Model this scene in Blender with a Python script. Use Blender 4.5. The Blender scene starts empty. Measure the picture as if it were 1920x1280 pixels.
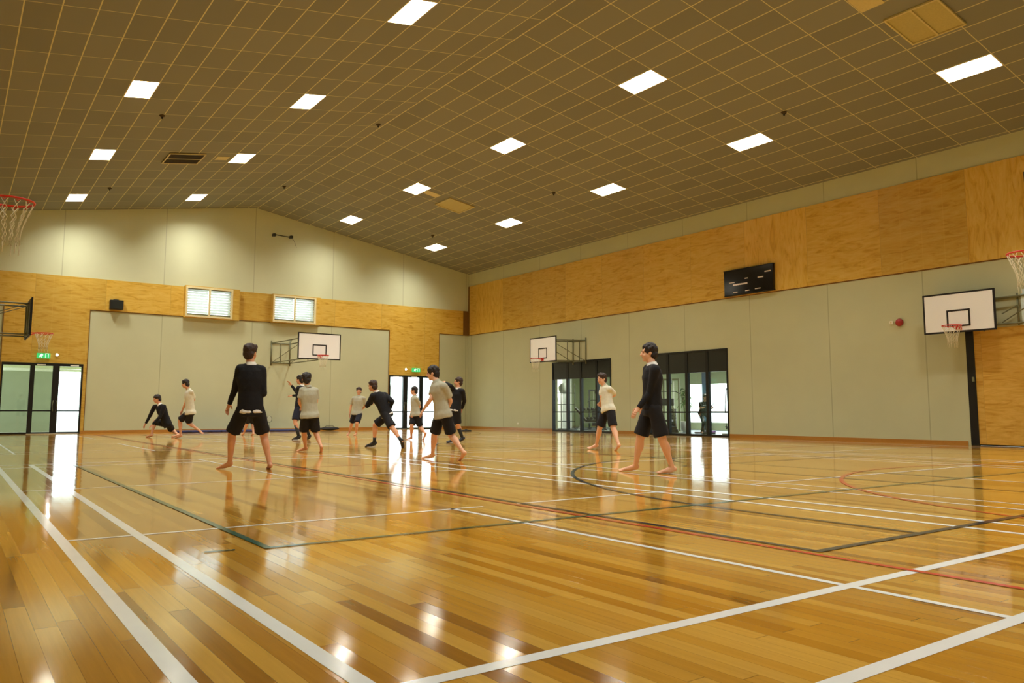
import bpy, bmesh, math, random
from mathutils import Vector as V, Matrix, noise
random.seed(7)
scn = bpy.context.scene
COL = scn.collection
PI = math.pi

# ------------------------------------------------------------------ the hall, in metres
L, R, X0 = 34.388, 21.80, -0.62          # far end wall (y), side wall with windows (x), near side wall (x)
Y0 = -3.2                                 # end wall behind the camera
ZB, ZTE, ZTR, ZC, ZA, XA = 4.80, 6.045, 7.348, 8.003, 9.849, 10.604
SL = (ZA - ZC) / (R - XA)
def ceil_z(x): return ZA - SL * abs(x - XA)

# ------------------------------------------------------------------ helpers
ORG = {}
def thing(name, label, cat, loc=(0, 0, 0), rz=0.0, group=None):
    o = bpy.data.objects.new(name, None); COL.objects.link(o)
    o.location = loc; o.rotation_euler = (0, 0, rz); o.empty_display_size = .1
    o['label'] = label; o['category'] = cat
    if group: o['group'] = group
    ORG[o.name] = V(loc)
    return o
def tag(o, label, cat, group=None, kind=None):
    o['label'] = label; o['category'] = cat
    if group: o['group'] = group
    if kind: o['kind'] = kind
    return o
def structure(o): o['kind'] = 'structure'; return o
def dup(root, loc, label, rot=None, group=None):
    r = root.copy(); COL.objects.link(r); r.location = loc; r['label'] = label
    if rot: r.rotation_euler = rot
    if group: r['group'] = group
    for ch in list(root.children):
        c = ch.copy(); COL.objects.link(c); c.parent = r
        for g in list(ch.children):
            d = g.copy(); COL.objects.link(d); d.parent = c
    return r

class MB:
    """collects shapes in one bmesh"""
    def __init__(s): s.bm = bmesh.new(); s.uv = None
    def quad(s, pts, mi=0):
        f = s.bm.faces.new([s.bm.verts.new(p) for p in pts]); f.material_index = mi; return f
    def box(s, a, b, mi=0, M=None):
        x0, y0, z0 = a; x1, y1, z1 = b
        c = [V((x, y, z)) for z in (z0, z1) for x, y in ((x0, y0), (x1, y0), (x1, y1), (x0, y1))]
        if M: c = [M @ p for p in c]
        v = [s.bm.verts.new(p) for p in c]
        for q in ((3, 2, 1, 0), (4, 5, 6, 7), (0, 1, 5, 4), (1, 2, 6, 5), (2, 3, 7, 6), (3, 0, 4, 7)):
            f = s.bm.faces.new([v[i] for i in q]); f.material_index = mi
        return s
    def prism(s, prof, y0, y1, mi=0, axis='y'):
        """profile in (x,z) extruded along y (or (y,z) along x)"""
        mk = (lambda p, t: (p[0], t, p[1])) if axis == 'y' else (lambda p, t: (t, p[0], p[1]))
        a = [s.bm.verts.new(mk(p, y0)) for p in prof]; b = [s.bm.verts.new(mk(p, y1)) for p in prof]
        n = len(prof); fs = [s.bm.faces.new(a), s.bm.faces.new(b[::-1])]
        for i in range(n): fs.append(s.bm.faces.new([a[i], b[i], b[(i + 1) % n], a[(i + 1) % n]]))
        for f in fs: f.material_index = mi
        return s
    def tube(s, p0, p1, r0, r1=None, n=10, mi=0, cap=True):
        p0, p1 = V(p0), V(p1); r1 = r0 if r1 is None else r1
        d = (p1 - p0).normalized(); u = d.orthogonal().normalized(); w = d.cross(u)
        A, B = [], []
        for i in range(n):
            t = 2 * PI * i / n; q = u * math.cos(t) + w * math.sin(t)
            A.append(s.bm.verts.new(p0 + q * r0)); B.append(s.bm.verts.new(p1 + q * r1))
        fs = [s.bm.faces.new([A[i], A[(i + 1) % n], B[(i + 1) % n], B[i]]) for i in range(n)]
        for f in fs: f.smooth = True
        if cap: fs += [s.bm.faces.new(A[::-1]), s.bm.faces.new(B)]
        for f in fs: f.material_index = mi
        return s
    def path(s, pts, r, n=8, closed=False, mi=0):
        pts = [V(p) for p in pts]; m = len(pts); rings = []
        for i, p in enumerate(pts):
            a = pts[(i - 1) % m] if closed or i > 0 else p
            b = pts[(i + 1) % m] if closed or i < m - 1 else p
            d = (b - a).normalized()
            u = d.cross(V((0, 0, 1)))
            if u.length < 1e-3: u = d.cross(V((1, 0, 0)))
            u.normalize(); w = u.cross(d)
            rr = r[i] if isinstance(r, (list, tuple)) else r
            rings.append([s.bm.verts.new(p + (u * math.cos(2 * PI * k / n) + w * math.sin(2 * PI * k / n)) * rr) for k in range(n)])
        for i in range(m if closed else m - 1):
            A, B = rings[i], rings[(i + 1) % m]
            for k in range(n):
                f = s.bm.faces.new([A[k], A[(k + 1) % n], B[(k + 1) % n], B[k]]); f.smooth = True; f.material_index = mi
        if not closed:
            s.bm.faces.new(rings[0][::-1]).material_index = mi; s.bm.faces.new(rings[-1]).material_index = mi
        return s
    def ell(s, c, ax, nu=14, nv=9, mi=0):
        """ellipsoid with semi-axis vectors ax"""
        c = V(c); a, b, d = [V(t) for t in ax]
        rings = []
        for j in range(1, nv):
            ph = PI * j / nv
            rings.append([s.bm.verts.new(c + (a * math.cos(2 * PI * i / nu) + b * math.sin(2 * PI * i / nu)) * math.sin(ph) + d * math.cos(ph)) for i in range(nu)])
        t, e = s.bm.verts.new(c + d), s.bm.verts.new(c - d)
        fs = []
        for i in range(nu):
            k = (i + 1) % nu
            fs.append(s.bm.faces.new([t, rings[0][i], rings[0][k]])); fs.append(s.bm.faces.new([e, rings[-1][k], rings[-1][i]]))
            for j in range(nv - 2): fs.append(s.bm.faces.new([rings[j][i], rings[j + 1][i], rings[j + 1][k], rings[j][k]]))
        for f in fs: f.smooth = True; f.material_index = mi
        return s
    def ball(s, c, r, **k): return s.ell(c, ((r, 0, 0), (0, r, 0), (0, 0, r)), **k)
    def loft(s, secs, n=18, mi=0):
        """secs: list of (centre, ax, ay) elliptical sections"""
        rings = [[s.bm.verts.new(V(c) + V(a) * math.cos(2 * PI * i / n) + V(b) * math.sin(2 * PI * i / n)) for i in range(n)] for c, a, b in secs]
        for A, B in zip(rings, rings[1:]):
            for i in range(n):
                f = s.bm.faces.new([A[i], A[(i + 1) % n], B[(i + 1) % n], B[i]]); f.smooth = True; f.material_index = mi
        s.bm.faces.new(rings[0][::-1]); s.bm.faces.new(rings[-1])
        return s
    def lathe(s, prof, n=24, M=None, mi=0):
        rings = []
        for r, z in prof:
            ring = []
            for i in range(n):
                p = V((r * math.cos(2 * PI * i / n), r * math.sin(2 * PI * i / n), z))
                ring.append(s.bm.verts.new(M @ p if M else p))
            rings.append(ring)
        for A, B in zip(rings, rings[1:]):
            for i in range(n):
                f = s.bm.faces.new([A[i], A[(i + 1) % n], B[(i + 1) % n], B[i]]); f.smooth = True; f.material_index = mi
        s.bm.faces.new(rings[0][::-1]).material_index = mi; s.bm.faces.new(rings[-1]).material_index = mi
        return s
    def build(s, name, mat, parent=None, world=False, bevel=0):
        bm = s.bm
        if world and parent is not None:
            q = parent
            while q.parent: q = q.parent
            bmesh.ops.translate(bm, verts=bm.verts, vec=-q.location)
        bmesh.ops.recalc_face_normals(bm, faces=bm.faces)
        me = bpy.data.meshes.new(name); bm.to_mesh(me); bm.free()
        for m in (mat if isinstance(mat, (list, tuple)) else [mat]): me.materials.append(m)
        o = bpy.data.objects.new(name, me); COL.objects.link(o)
        if parent: o.parent = parent
        if bevel:
            b = o.modifiers.new('edge', 'BEVEL'); b.width = bevel; b.segments = 2; b.limit_method = 'ANGLE'
        return o

# ------------------------------------------------------------------ materials
def srgb(r, g, b):
    f = lambda c: (c / 255 / 12.92) if c / 255 <= .04045 else ((c / 255 + .055) / 1.055) ** 2.4
    return (f(r), f(g), f(b), 1)
class NT:
    def __init__(s, name):
        s.m = bpy.data.materials.new(name); s.m.use_nodes = True; s.t = s.m.node_tree; s.t.nodes.clear()
        s.out = s.t.nodes.new('ShaderNodeOutputMaterial')
    def n(s, kind, **kw):
        x = s.t.nodes.new('ShaderNode' + kind)
        for k, v in kw.items():
            if k.startswith('i_'): x.inputs[k[2:].replace('_', ' ')].default_value = v
            elif k.startswith('j'): x.inputs[int(k[1:])].default_value = v
            else: setattr(x, k, v)
        return x
    def l(s, a, b): s.t.links.new(a, b)
    def math(s, op, a, b=None, c=None):
        x = s.t.nodes.new('ShaderNodeMath'); x.operation = op
        for i, v in enumerate((a, b, c)):
            if v is None: continue
            if isinstance(v, (int, float)): x.inputs[i].default_value = v
            else: s.l(v, x.inputs[i])
        return x.outputs[0]
    def mix(s, fac, a, b, mode='MIX'):
        x = s.t.nodes.new('ShaderNodeMix'); x.data_type = 'RGBA'; x.blend_type = mode
        for i, v in ((0, fac), (6, a), (7, b)):
            if isinstance(v, (int, float, tuple)): x.inputs[i].default_value = v
            else: s.l(v, x.inputs[i])
        return x.outputs[2]
    def bsdf(s, color, rough=.5, spec=.5, metal=0, normal=None, coat=0, **kw):
        b = s.t.nodes.new('ShaderNodeBsdfPrincipled')
        for k, v in (('Base Color', color), ('Roughness', rough), ('Metallic', metal), ('Specular IOR Level', spec), ('Coat Weight', coat)):
            if isinstance(v, (int, float, tuple)): b.inputs[k].default_value = v
            else: s.l(v, b.inputs[k])
        for k, v in kw.items(): b.inputs[k.replace('_', ' ')].default_value = v
        if normal is not None: s.l(normal, b.inputs['Normal'])
        s.l(b.outputs[0], s.out.inputs[0]); return b
def plain(name, col, rough=.5, metal=0, spec=.5, var=.06, scale=30, bump=0):
    t = NT(name)
    tc = t.n('TexCoord'); nz = t.n('TexNoise', i_Scale=scale, i_Detail=3.0); t.l(tc.outputs['Object'], nz.inputs['Vector'])
    r = t.n('MapRange', j1=.3, j2=.7, j3=1 - var, j4=1 + var); t.l(nz.outputs[0], r.inputs[0])
    h = t.n('HueSaturation'); h.inputs['Color'].default_value = col; t.l(r.outputs[0], h.inputs['Value'])
    nrm = None
    if bump:
        b = t.n('Bump', i_Strength=bump, i_Distance=.01); t.l(nz.outputs[0], b.inputs['Height']); nrm = b.outputs[0]
    t.bsdf(h.outputs[0], rough, spec, metal, nrm)
    return t.m
def emis(name, col, s):
    t = NT(name); e = t.n('Emission', i_Strength=s); e.inputs[0].default_value = col; t.l(e.outputs[0], t.out.inputs[0]); return t.m

def floor_mat():
    t = NT('polished_hardwood')
    g = t.n('NewGeometry'); sp = t.n('SeparateXYZ'); t.l(g.outputs['Position'], sp.inputs[0])
    x, y = sp.outputs[0], sp.outputs[1]
    W, BL = .083, 1.9
    col = t.math('FLOOR', t.math('DIVIDE', x, W))
    wn = t.n('TexWhiteNoise', noise_dimensions='1D'); t.l(col, wn.inputs['W'])
    yy = t.math('ADD', t.math('DIVIDE', y, BL), t.math('MULTIPLY', wn.outputs[0], 7.3))
    row = t.math('FLOOR', yy)
    cb = t.n('CombineXYZ'); t.l(col, cb.inputs[0]); t.l(row, cb.inputs[1])
    w2 = t.n('TexWhiteNoise', noise_dimensions='2D'); t.l(cb.outputs[0], w2.inputs['Vector'])
    # grain drawn out along the board
    mp = t.n('CombineXYZ'); t.l(t.math('MULTIPLY', x, 42.0), mp.inputs[0])
    t.l(t.math('ADD', t.math('MULTIPLY', y, 1.3), t.math('MULTIPLY', w2.outputs[0], 50.0)), mp.inputs[1])
    gn = t.n('TexNoise', i_Scale=1.0, i_Detail=5.0, i_Roughness=.6); t.l(mp.outputs[0], gn.inputs['Vector'])
    big = t.n('TexNoise', i_Scale=.35, i_Detail=2.0); t.l(g.outputs['Position'], big.inputs['Vector'])
    rp = t.n('ValToRGB'); t.l(w2.outputs[0], rp.inputs[0])
    e = rp.color_ramp.elements
    e[0].position = 0; e[0].color = FL[0]
    e[1].position = 1; e[1].color = FL[3]
    a = e.new(.02); a.color = FL[0]; a = e.new(.12); a.color = FL[1]; a = e.new(.6); a.color = FL[2]
    c1 = t.mix(.0, rp.outputs[0], rp.outputs[0])
    gr = t.n('MapRange', j1=.25, j2=.75, j3=.88, j4=1.08); t.l(gn.outputs[0], gr.inputs[0])
    hs = t.n('HueSaturation'); t.l(c1, hs.inputs['Color']); t.l(gr.outputs[0], hs.inputs['Value'])
    # seams
    fx = t.math('FRACT', t.math('DIVIDE', x, W)); fy = t.math('FRACT', yy)
    sx = t.math('LESS_THAN', t.math('MINIMUM', fx, t.math('SUBTRACT', 1.0, fx)), .012)
    sy = t.math('LESS_THAN', t.math('MINIMUM', fy, t.math('SUBTRACT', 1.0, fy)), .0012)
    seam = t.math('MAXIMUM', sx, sy)
    c2 = t.mix(t.math('MULTIPLY', seam, .55), hs.outputs[0], srgb(70, 42, 14))
    # each board lies at a hair's different tilt, the varnish is faintly uneven
    bn = t.n('TexNoise', i_Scale=1.0, i_Detail=2.0)
    mp2 = t.n('CombineXYZ'); t.l(t.math('MULTIPLY', x, 9.0), mp2.inputs[0]); t.l(t.math('MULTIPLY', y, 2.2), mp2.inputs[1]); t.l(mp2.outputs[0], bn.inputs['Vector'])
    h = t.math('ADD', t.math('MULTIPLY', bn.outputs[0], .7), t.math('MULTIPLY', seam, -.25))
    cup = t.math('MULTIPLY', t.math('POWER', t.math('ABSOLUTE', t.math('SUBTRACT', fx, .5)), 2.0), .5)
    bp = t.n('Bump', i_Strength=.17, i_Distance=.004); t.l(t.math('ADD', h, cup), bp.inputs['Height'])
    ro = t.n('MapRange', j1=.3, j2=.7, j3=.065, j4=.105); t.l(big.outputs[0], ro.inputs[0])
    t.bsdf(c2, ro.outputs[0], .85, 0, bp.outputs[0])
    return t.m

def ply_mat(name, vertical_every=True, axis=0, tones=None, pw=2.4):
    """clear-finished plywood sheets; axis = world axis that runs along the wall"""
    A, B, D = tones or PLY
    t = NT(name)
    g = t.n('NewGeometry'); sp = t.n('SeparateXYZ'); t.l(g.outputs['Position'], sp.inputs[0])
    u, z = sp.outputs[axis], sp.outputs[2]
    un = t.math('DIVIDE', u, pw); cu = t.math('FLOOR', un); fu = t.math('FRACT', un)
    wn = t.n('TexWhiteNoise', noise_dimensions='1D'); t.l(cu, wn.inputs['W'])
    vert = t.math('GREATER_THAN', wn.outputs[0], .72 if vertical_every else 2.0)
    su = t.math('ADD', t.math('MULTIPLY', vert, 5.2), 1.3); sz = t.math('ADD', t.math('MULTIPLY', vert, -5.2), 6.5)
    mp = t.n('CombineXYZ'); t.l(t.math('MULTIPLY', u, su), mp.inputs[0]); t.l(t.math('MULTIPLY', z, sz), mp.inputs[1]); t.l(t.math('MULTIPLY', wn.outputs[0], 40.0), mp.inputs[2])
    n1 = t.n('TexNoise', i_Scale=1.0, i_Detail=6.0, i_Roughness=.62, i_Distortion=1.6); t.l(mp.outputs[0], n1.inputs['Vector'])
    r = t.n('ValToRGB'); t.l(n1.outputs[0], r.inputs[0]); e = r.color_ramp.elements
    e[0].position = .33; e[0].color = D; e[1].position = .68; e[1].color = B; x = e.new(.46); x.color = A
    sh = t.n('MapRange', j1=0.0, j2=1.0, j3=.88, j4=1.10); t.l(wn.outputs[1] if False else wn.outputs[0], sh.inputs[0])
    h = t.n('HueSaturation'); t.l(r.outputs[0], h.inputs['Color']); t.l(sh.outputs[0], h.inputs['Value'])
    j = t.math('LESS_THAN', t.math('MINIMUM', fu, t.math('SUBTRACT', 1.0, fu)), .0022)
    fh = t.math('FRACT', t.math('MULTIPLY', un, 4.0))
    j2 = t.math('MULTIPLY', t.math('LESS_THAN', t.math('MINIMUM', fh, t.math('SUBTRACT', 1.0, fh)), .02), .25)
    c = t.mix(t.math('MULTIPLY', j, .55), h.outputs[0], srgb(110, 76, 26))
    c = t.mix(j2, c, B)
    t.bsdf(c, .42, .35)
    return t.m

def wall_mat(name, axis, pitch, off, col):
    t = NT(name)
    g = t.n('NewGeometry'); sp = t.n('SeparateXYZ'); t.l(g.outputs['Position'], sp.inputs[0])
    f = t.math('FRACT', t.math('DIVIDE', t.math('SUBTRACT', sp.outputs[axis], off), pitch))
    j = t.math('LESS_THAN', t.math('MINIMUM', f, t.math('SUBTRACT', 1.0, f)), .016 / pitch)
    nz = t.n('TexNoise', i_Scale=.8, i_Detail=3.0); t.l(g.outputs['Position'], nz.inputs['Vector'])
    fi = t.n('TexNoise', i_Scale=90.0, i_Detail=2.0); t.l(g.outputs['Position'], fi.inputs['Vector'])
    r = t.n('MapRange', j1=.3, j2=.7, j3=.97, j4=1.03); t.l(nz.outputs[0], r.inputs[0])
    h = t.n('HueSaturation'); h.inputs['Color'].default_value = col; t.l(r.outputs[0], h.inputs['Value'])
    c = t.mix(t.math('MULTIPLY', j, .32), h.outputs[0], srgb(96, 92, 62))
    b = t.n('Bump', i_Strength=.08, i_Distance=.004); t.l(fi.outputs[0], b.inputs['Height'])
    t.bsdf(c, .75, .25, 0, b.outputs[0]); return t.m

def ceil_mat():
    t = NT('ceiling_tiles')
    uv = t.n('UVMap'); sp = t.n('SeparateXYZ'); t.l(uv.outputs[0], sp.inputs[0])
    u, v = sp.outputs[0], sp.outputs[1]
    fu, fv = t.math('FRACT', u), t.math('FRACT', v)
    ju = t.math('LESS_THAN', t.math('MINIMUM', fu, t.math('SUBTRACT', 1.0, fu)), .020)
    jv = t.math('LESS_THAN', t.math('MINIMUM', fv, t.math('SUBTRACT', 1.0, fv)), .008)
    cb = t.n('CombineXYZ'); t.l(t.math('FLOOR', u), cb.inputs[0]); t.l(t.math('FLOOR', v), cb.inputs[1])
    w = t.n('TexWhiteNoise', noise_dimensions='2D'); t.l(cb.outputs[0], w.inputs['Vector'])
    r = t.n('MapRange', j1=0.0, j2=1.0, j3=.93, j4=1.07); t.l(w.outputs[0], r.inputs[0])
    h = t.n('HueSaturation'); h.inputs['Color'].default_value = CEIL; t.l(r.outputs[0], h.inputs['Value'])
    g = t.n('NewGeometry'); fi = t.n('TexNoise', i_Scale=60.0, i_Detail=2.0); t.l(g.outputs['Position'], fi.inputs['Vector'])
    b = t.n('Bump', i_Strength=.15, i_Distance=.004); t.l(fi.outputs[0], b.inputs['Height'])
    c = t.mix(t.math('MAXIMUM', ju, jv), h.outputs[0], TBAR)
    t.bsdf(c, .8, .2, 0, b.outputs[0]); return t.m

def glass_mat(name, tint=(.9, .96, .93, 1), refl=.12):
    t = NT(name)
    tr = t.n('BsdfTransparent'); tr.inputs[0].default_value = tint
    gl = t.n('BsdfGlossy', i_Roughness=.03)
    lw = t.n('LayerWeight', i_Blend=.5); fr5 = t.math('ADD', t.math('MULTIPLY', t.math('POWER', lw.outputs['Facing'], 5.0), .9), .05)
    mx = t.n('MixShader'); t.l(fr5, mx.inputs[0]); t.l(tr.outputs[0], mx.inputs[1]); t.l(gl.outputs[0], mx.inputs[2])
    t.l(mx.outputs[0], t.out.inputs[0]); return t.m

# ---- tunable colours and strengths
FL = [srgb(158, 108, 30), srgb(186, 132, 38), srgb(202, 150, 52), srgb(215, 170, 76)]
PLY = (srgb(208, 168, 66), srgb(217, 183, 88), srgb(188, 146, 46))
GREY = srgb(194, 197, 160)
GREY_LIT = srgb(204, 208, 172)  # same grey paint, lightened here for the lit upper wall
CEIL = srgb(134, 136, 124)
TBAR = srgb(210, 204, 156)
LAMP, SKY, EXPO = 64.0, 2.6, 1.15
M = {}
M['floor'] = floor_mat()
M['ply_e'] = ply_mat('plywood_end_wall', False, 0)
M['ply_s'] = ply_mat('plywood_side_wall', True, 1)
M['ply_d'] = ply_mat('plywood_doors', False, 1, (srgb(204, 160, 66), srgb(218, 178, 86), srgb(188, 138, 46)), 1.35)
M['wall_e'] = wall_mat('painted_panels_end', 0, 3.68, 3.24 - .0, GREY)
M['wall_u'] = wall_mat('painted_panels_gable_lit', 0, 3.68, 3.24, GREY_LIT)
M['wall_s'] = wall_mat('painted_panels_side', 1, 2.905, 10.87, GREY)
M['ceil'] = ceil_mat()
M['plainwall'] = plain('painted_wall', GREY, .8)
M['dark'] = plain('black_aluminium', srgb(22, 24, 26), .35, .2)
M['header'] = plain('dark_panel', srgb(30, 34, 32), .3, 0)
M['skirt'] = plain('varnished_skirting', srgb(176, 122, 48), .35)
M['steel'] = plain('painted_steel_tube', srgb(120, 122, 92), .45, .3)
M['steeld'] = plain('dark_steel_tube', srgb(44, 50, 46), .45, .3)
M['white'] = plain('white_paint', srgb(236, 236, 226), .4)
M['cream'] = plain('cream_painted_wood', srgb(226, 214, 164), .45)
M['boardw'] = plain('white_backboard', srgb(250, 254, 255), .3, var=.01)
M['ink'] = plain('black_paint', srgb(14, 13, 15), .5)
M['rim'] = plain('orange_red_paint', srgb(214, 46, 24), .35)
M['net'] = plain('white_cord', srgb(232, 228, 200), .8)
M['line_w'] = plain('white_court_paint', srgb(244, 250, 252), .14, var=.03, scale=4)
M['line_r'] = plain('red_court_paint', srgb(206, 66, 44), .14, var=.06)
M['line_g'] = plain('green_court_paint', srgb(20, 88, 74), .14, var=.06)
M['line_k'] = plain('navy_court_paint', srgb(42, 44, 58), .14, var=.06)
M['glass'] = glass_mat('door_glass')
M['concrete'] = plain('pale_concrete', srgb(206, 204, 196), .9, scale=3)
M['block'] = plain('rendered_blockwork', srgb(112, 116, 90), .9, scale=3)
M['lampbox'] = plain('grey_enamel', srgb(130, 130, 124), .5, var=.01)
M['lamp'] = emis('lit_diffuser', (1.0, .965, .88, 1), LAMP)
M['lamp2'] = emis('lit_diffuser_small', (1.0, .97, .90, 1), 46.0)
# ------------------------------------------------------------------ shell
def cells(u0, u1, z0, z1, holes):
    us = sorted({u0, u1} | {h[0] for h in holes} | {h[1] for h in holes}); zs = sorted({z0, z1} | {h[2] for h in holes} | {h[3] for h in holes})
    us = [u for u in us if u0 <= u <= u1]; zs = [z for z in zs if z0 <= z <= z1]
    for a, b in zip(us, us[1:]):
        run = None
        for c, d in zip(zs, zs[1:]):
            um, zm = (a + b) / 2, (c + d) / 2
            if any(h[0] < um < h[1] and h[2] < zm < h[3] for h in holes):
                if run: yield (a, b, *run); run = None
            else: run = (run[0], d) if run else (c, d)
        if run: yield (a, b, *run)
D1 = (1.49, 4.15, 0, 2.66)                       # doors in the far end wall (x0,x1,z0,z1)
D2 = (17.26, 19.98, 0, 2.61)
W1 = (7.80, 9.60, 4.84, 5.98); W2 = (11.47, 13.33, 4.86, 5.95)
G1 = (23.55, 27.37, 0, 3.03); G2 = (17.66, 21.42, 0, 3.06)     # glazed screens in the side wall (y0,y1,z0,z1)
SD = (4.6, 9.80, 0, 3.03)

m = MB(); m.box((X0 - .3, Y0 - .3, -.2), (R + .0, L + .0, 0)); floor = structure(m.build('floor', M['floor']))
# far end wall
m = MB()
for a, b, c, d in cells(X0 - .3, R + .3, 0, ZTE - .02, [D1, D2, W1, W2]): m.box((a, L, c), (b, L + .28, d))
wall_far = structure(m.build('wall_far', M['wall_e']))
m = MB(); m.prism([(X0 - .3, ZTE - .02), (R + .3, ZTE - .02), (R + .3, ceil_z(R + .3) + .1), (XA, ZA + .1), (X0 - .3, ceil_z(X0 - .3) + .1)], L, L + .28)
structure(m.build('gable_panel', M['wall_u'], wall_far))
m = MB()
for a, b, c, d in cells(X0, R, 0, ZTE, [D1, D2, W1, W2, (X0, 1.45, 0, ZB), (4.28, 17.24, 0, ZB), (20.03, R, 0, ZB)]): m.box((a, L - .04, c), (b, L, d))
structure(m.build('plywood_band', M['ply_e'], wall_far))
m = MB()
for a, b in ((X0, 1.45), (4.28, 17.24), (20.03, R)): m.box((a, L - .012, ZB - .03), (b, L, ZB))
for x in (1.45, 4.28, 17.24, 20.03): m.box((x - .012, L - .045, 0 if x not in () else 0), (x + .012, L, ZB))
m.box((R - .35, L - .07, ZB), (R - .0, L - .04, ZTE)); structure(m.build('shadow_trim', plain('brown_shadow_trim', srgb(120, 84, 34), .5), wall_far))  # strip under the band is a shadow line put in as dark colour
# side wall with the windows
m = MB()
for a, b, c, d in cells(Y0, L, 0, ZC + .02, [G1, G2, SD]): m.box((R, a, c), (R + .28, b, d))
wall_side = structure(m.build('wall_side', M['wall_s']))
m = MB(); m.box((R - .04, Y0, ZB), (R, L - .04, ZTR)); structure(m.build('plywood_band', M['ply_s'], wall_side))
m = MB(); m.box((R - .05, L - .16, ZB), (R - .04, L - .04, ZTR)); m.box((R - .015, Y0, ZB - .03), (R, L, ZB))
structure(m.build('shadow_trim', bpy.data.materials['brown_shadow_trim'], wall_side))  # long strip paints in the shadow line below the plywood
# side wall beside the camera, end wall behind it
m = MB(); m.box((X0 - .28, Y0, 0), (X0, L, ceil_z(X0) + .1)); wn = structure(m.build('wall_near_side', M['wall_s']))
m = MB(); m.box((X0, Y0, ZB), (X0 + .04, L - .04, ZTR)); structure(m.build('plywood_band', M['ply_s'], wn))
m = MB(); m.prism([(X0 - .28, 0), (R + .28, 0), (R + .28, ceil_z(R + .28) + .1), (XA, ZA + .1), (X0 - .28, ceil_z(X0) + .1)], Y0 - .28, Y0)
wb = structure(m.build('wall_behind', M['wall_e']))
m = MB(); m.box((X0, Y0, ZB), (R, Y0 + .04, ZTE)); structure(m.build('plywood_band', M['ply_e'], wb))

# skirting
m = MB()
for a, b in ((X0, D1[0] - .02), (D1[1] + .02, D2[0] - .02), (D2[1] + .02, R)): m.box((a, L - .055 if a > 4 else L - .055, 0), (b, L - .001, .11))
structure(m.build('baseboard_far', M['skirt']))
m = MB()
for a, b in ((G1[1] + .02, L - .06), (G2[1] + .02, G1[0] - .02), (SD[1] + .10, G2[0] - .02), (Y0, SD[0])): m.box((R - .02, a, 0), (R - .001, b, .11))
structure(m.build('baseboard_side', M['skirt']))

# ceiling with openings left for the lamps
XL = [3.052 + .5973 * k for k in range(-6, 12)] + [XA]
XR = [XA] + [13.696 + .613 * k for k in range(-5, 14)]
def clamp_list(a, lo, hi): return [lo] + [v for v in a if lo + .02 < v < hi - .02] + [hi]
LAMP_ROWS = {'d': 3.052, 'c': 7.2331, 'b': 13.696, 'a': 17.987}
LY = {'d': 8.826, 'c': 8.826, 'b': 8.426, 'a': 8.426}
lampcells = []
for rname, x in LAMP_ROWS.items():
    w = .5973 if rname in 'dc' else .613
    for k in (-6, -1, 4, 9, 14, 19):
        y0 = LY[rname] + 1.2 * k
        if y0 > Y0: lampcells.append((rname, x, x + w, y0, y0 + 1.2))
bm = bmesh.new(); uvl = bm.loops.layers.uv.new('UVMap')
for side, xs, yb in (('l', clamp_list(XL, X0 - .3, XA), 8.826), ('r', clamp_list(XR, XA, R + .3), 8.426)):
    x_org = 3.052 if side == 'l' else 13.696; px = .5973 if side == 'l' else .613
    ys = clamp_list([yb + 1.2 * k for k in range(-12, 24)], Y0 - .3, L + .3)
    for a, b in zip(xs, xs[1:]):
        for c, d in zip(ys, ys[1:]):
            if any(q[1] - .01 < (a + b) / 2 < q[2] + .01 and q[3] < (c + d) / 2 < q[4] for q in lampcells): continue
            P = [(a, c), (a, d), (b, d), (b, c)]
            f = bm.faces.new([bm.verts.new((x, y, ceil_z(x))) for x, y in P])
            for lp, (x, y) in zip(f.loops, P): lp[uvl].uv = ((x - x_org) / px, (y - yb) / 1.2)
bmesh.ops.remove_doubles(bm, verts=bm.verts, dist=.0005)
me = bpy.data.meshes.new('ceiling'); bm.to_mesh(me); bm.free(); me.materials.append(M['ceil'])
ceiling = bpy.data.objects.new('ceiling', me); COL.objects.link(ceiling); structure(ceiling)
m = MB(); m.prism([(X0 - .6, ceil_z(X0 - .6) + .45), (XA, ZA + .45), (R + .6, ceil_z(R + .6) + .45), (R + .6, ceil_z(R + .6) + .55), (XA, ZA + .55), (X0 - .6, ceil_z(X0 - .6) + .55)], Y0 - .6, L + .6)
for z in (0,): pass
structure(m.build('roof_deck', M['plainwall'], ceiling))

# ------------------------------------------------------------------ recessed lamps
ANG = math.atan(SL)
def make_lamp():
    t = thing('ceiling_light', 'x', 'ceiling light', (0, 0, 0))
    hx, hy, dp = .6125 / 2 / math.cos(ANG) - .004, .596, .40
    m = MB()
    for a, b in (((-hx, -hy), (hx, -hy)), ((hx, -hy), (hx, hy)), ((hx, hy), (-hx, hy)), ((-hx, hy), (-hx, -hy))):
        m.quad([(*a, 0), (*b, 0), (*b, dp + .03), (*a, dp + .03)])
    m.quad([(-hx, -hy, dp + .03), (hx, -hy, dp + .03), (hx, hy, dp + .03), (-hx, hy, dp + .03)])
    m.build('housing', M['lampbox'], t)
    m = MB(); m.quad([(-hx + .004, -hy + .004, dp), (-hx + .004, hy - .004, dp), (hx - .004, hy - .004, dp), (hx - .004, -hy + .004, dp)]); m.build('diffuser', M['lamp'], t)
    m = MB(); e = .018
    m.box((-hx - .004, -hy - .004, -.006), (hx + .004, -hy + e, .002)); m.box((-hx - .004, hy - e, -.006), (hx + .004, hy + .004, .002))
    m.box((-hx - .004, -hy + e, -.006), (-hx + e, hy - e, .002)); m.box((hx - e, -hy + e, -.006), (hx + .004, hy - e, .002))
    m.build('trim_ring', M['cream'], t)
    return t
ROWN = {'a': 'row beside the glazed side wall', 'b': 'inner row on the glazed side', 'c': 'inner row on the hoop-net side', 'd': 'row beside the hoop-net wall'}
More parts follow.
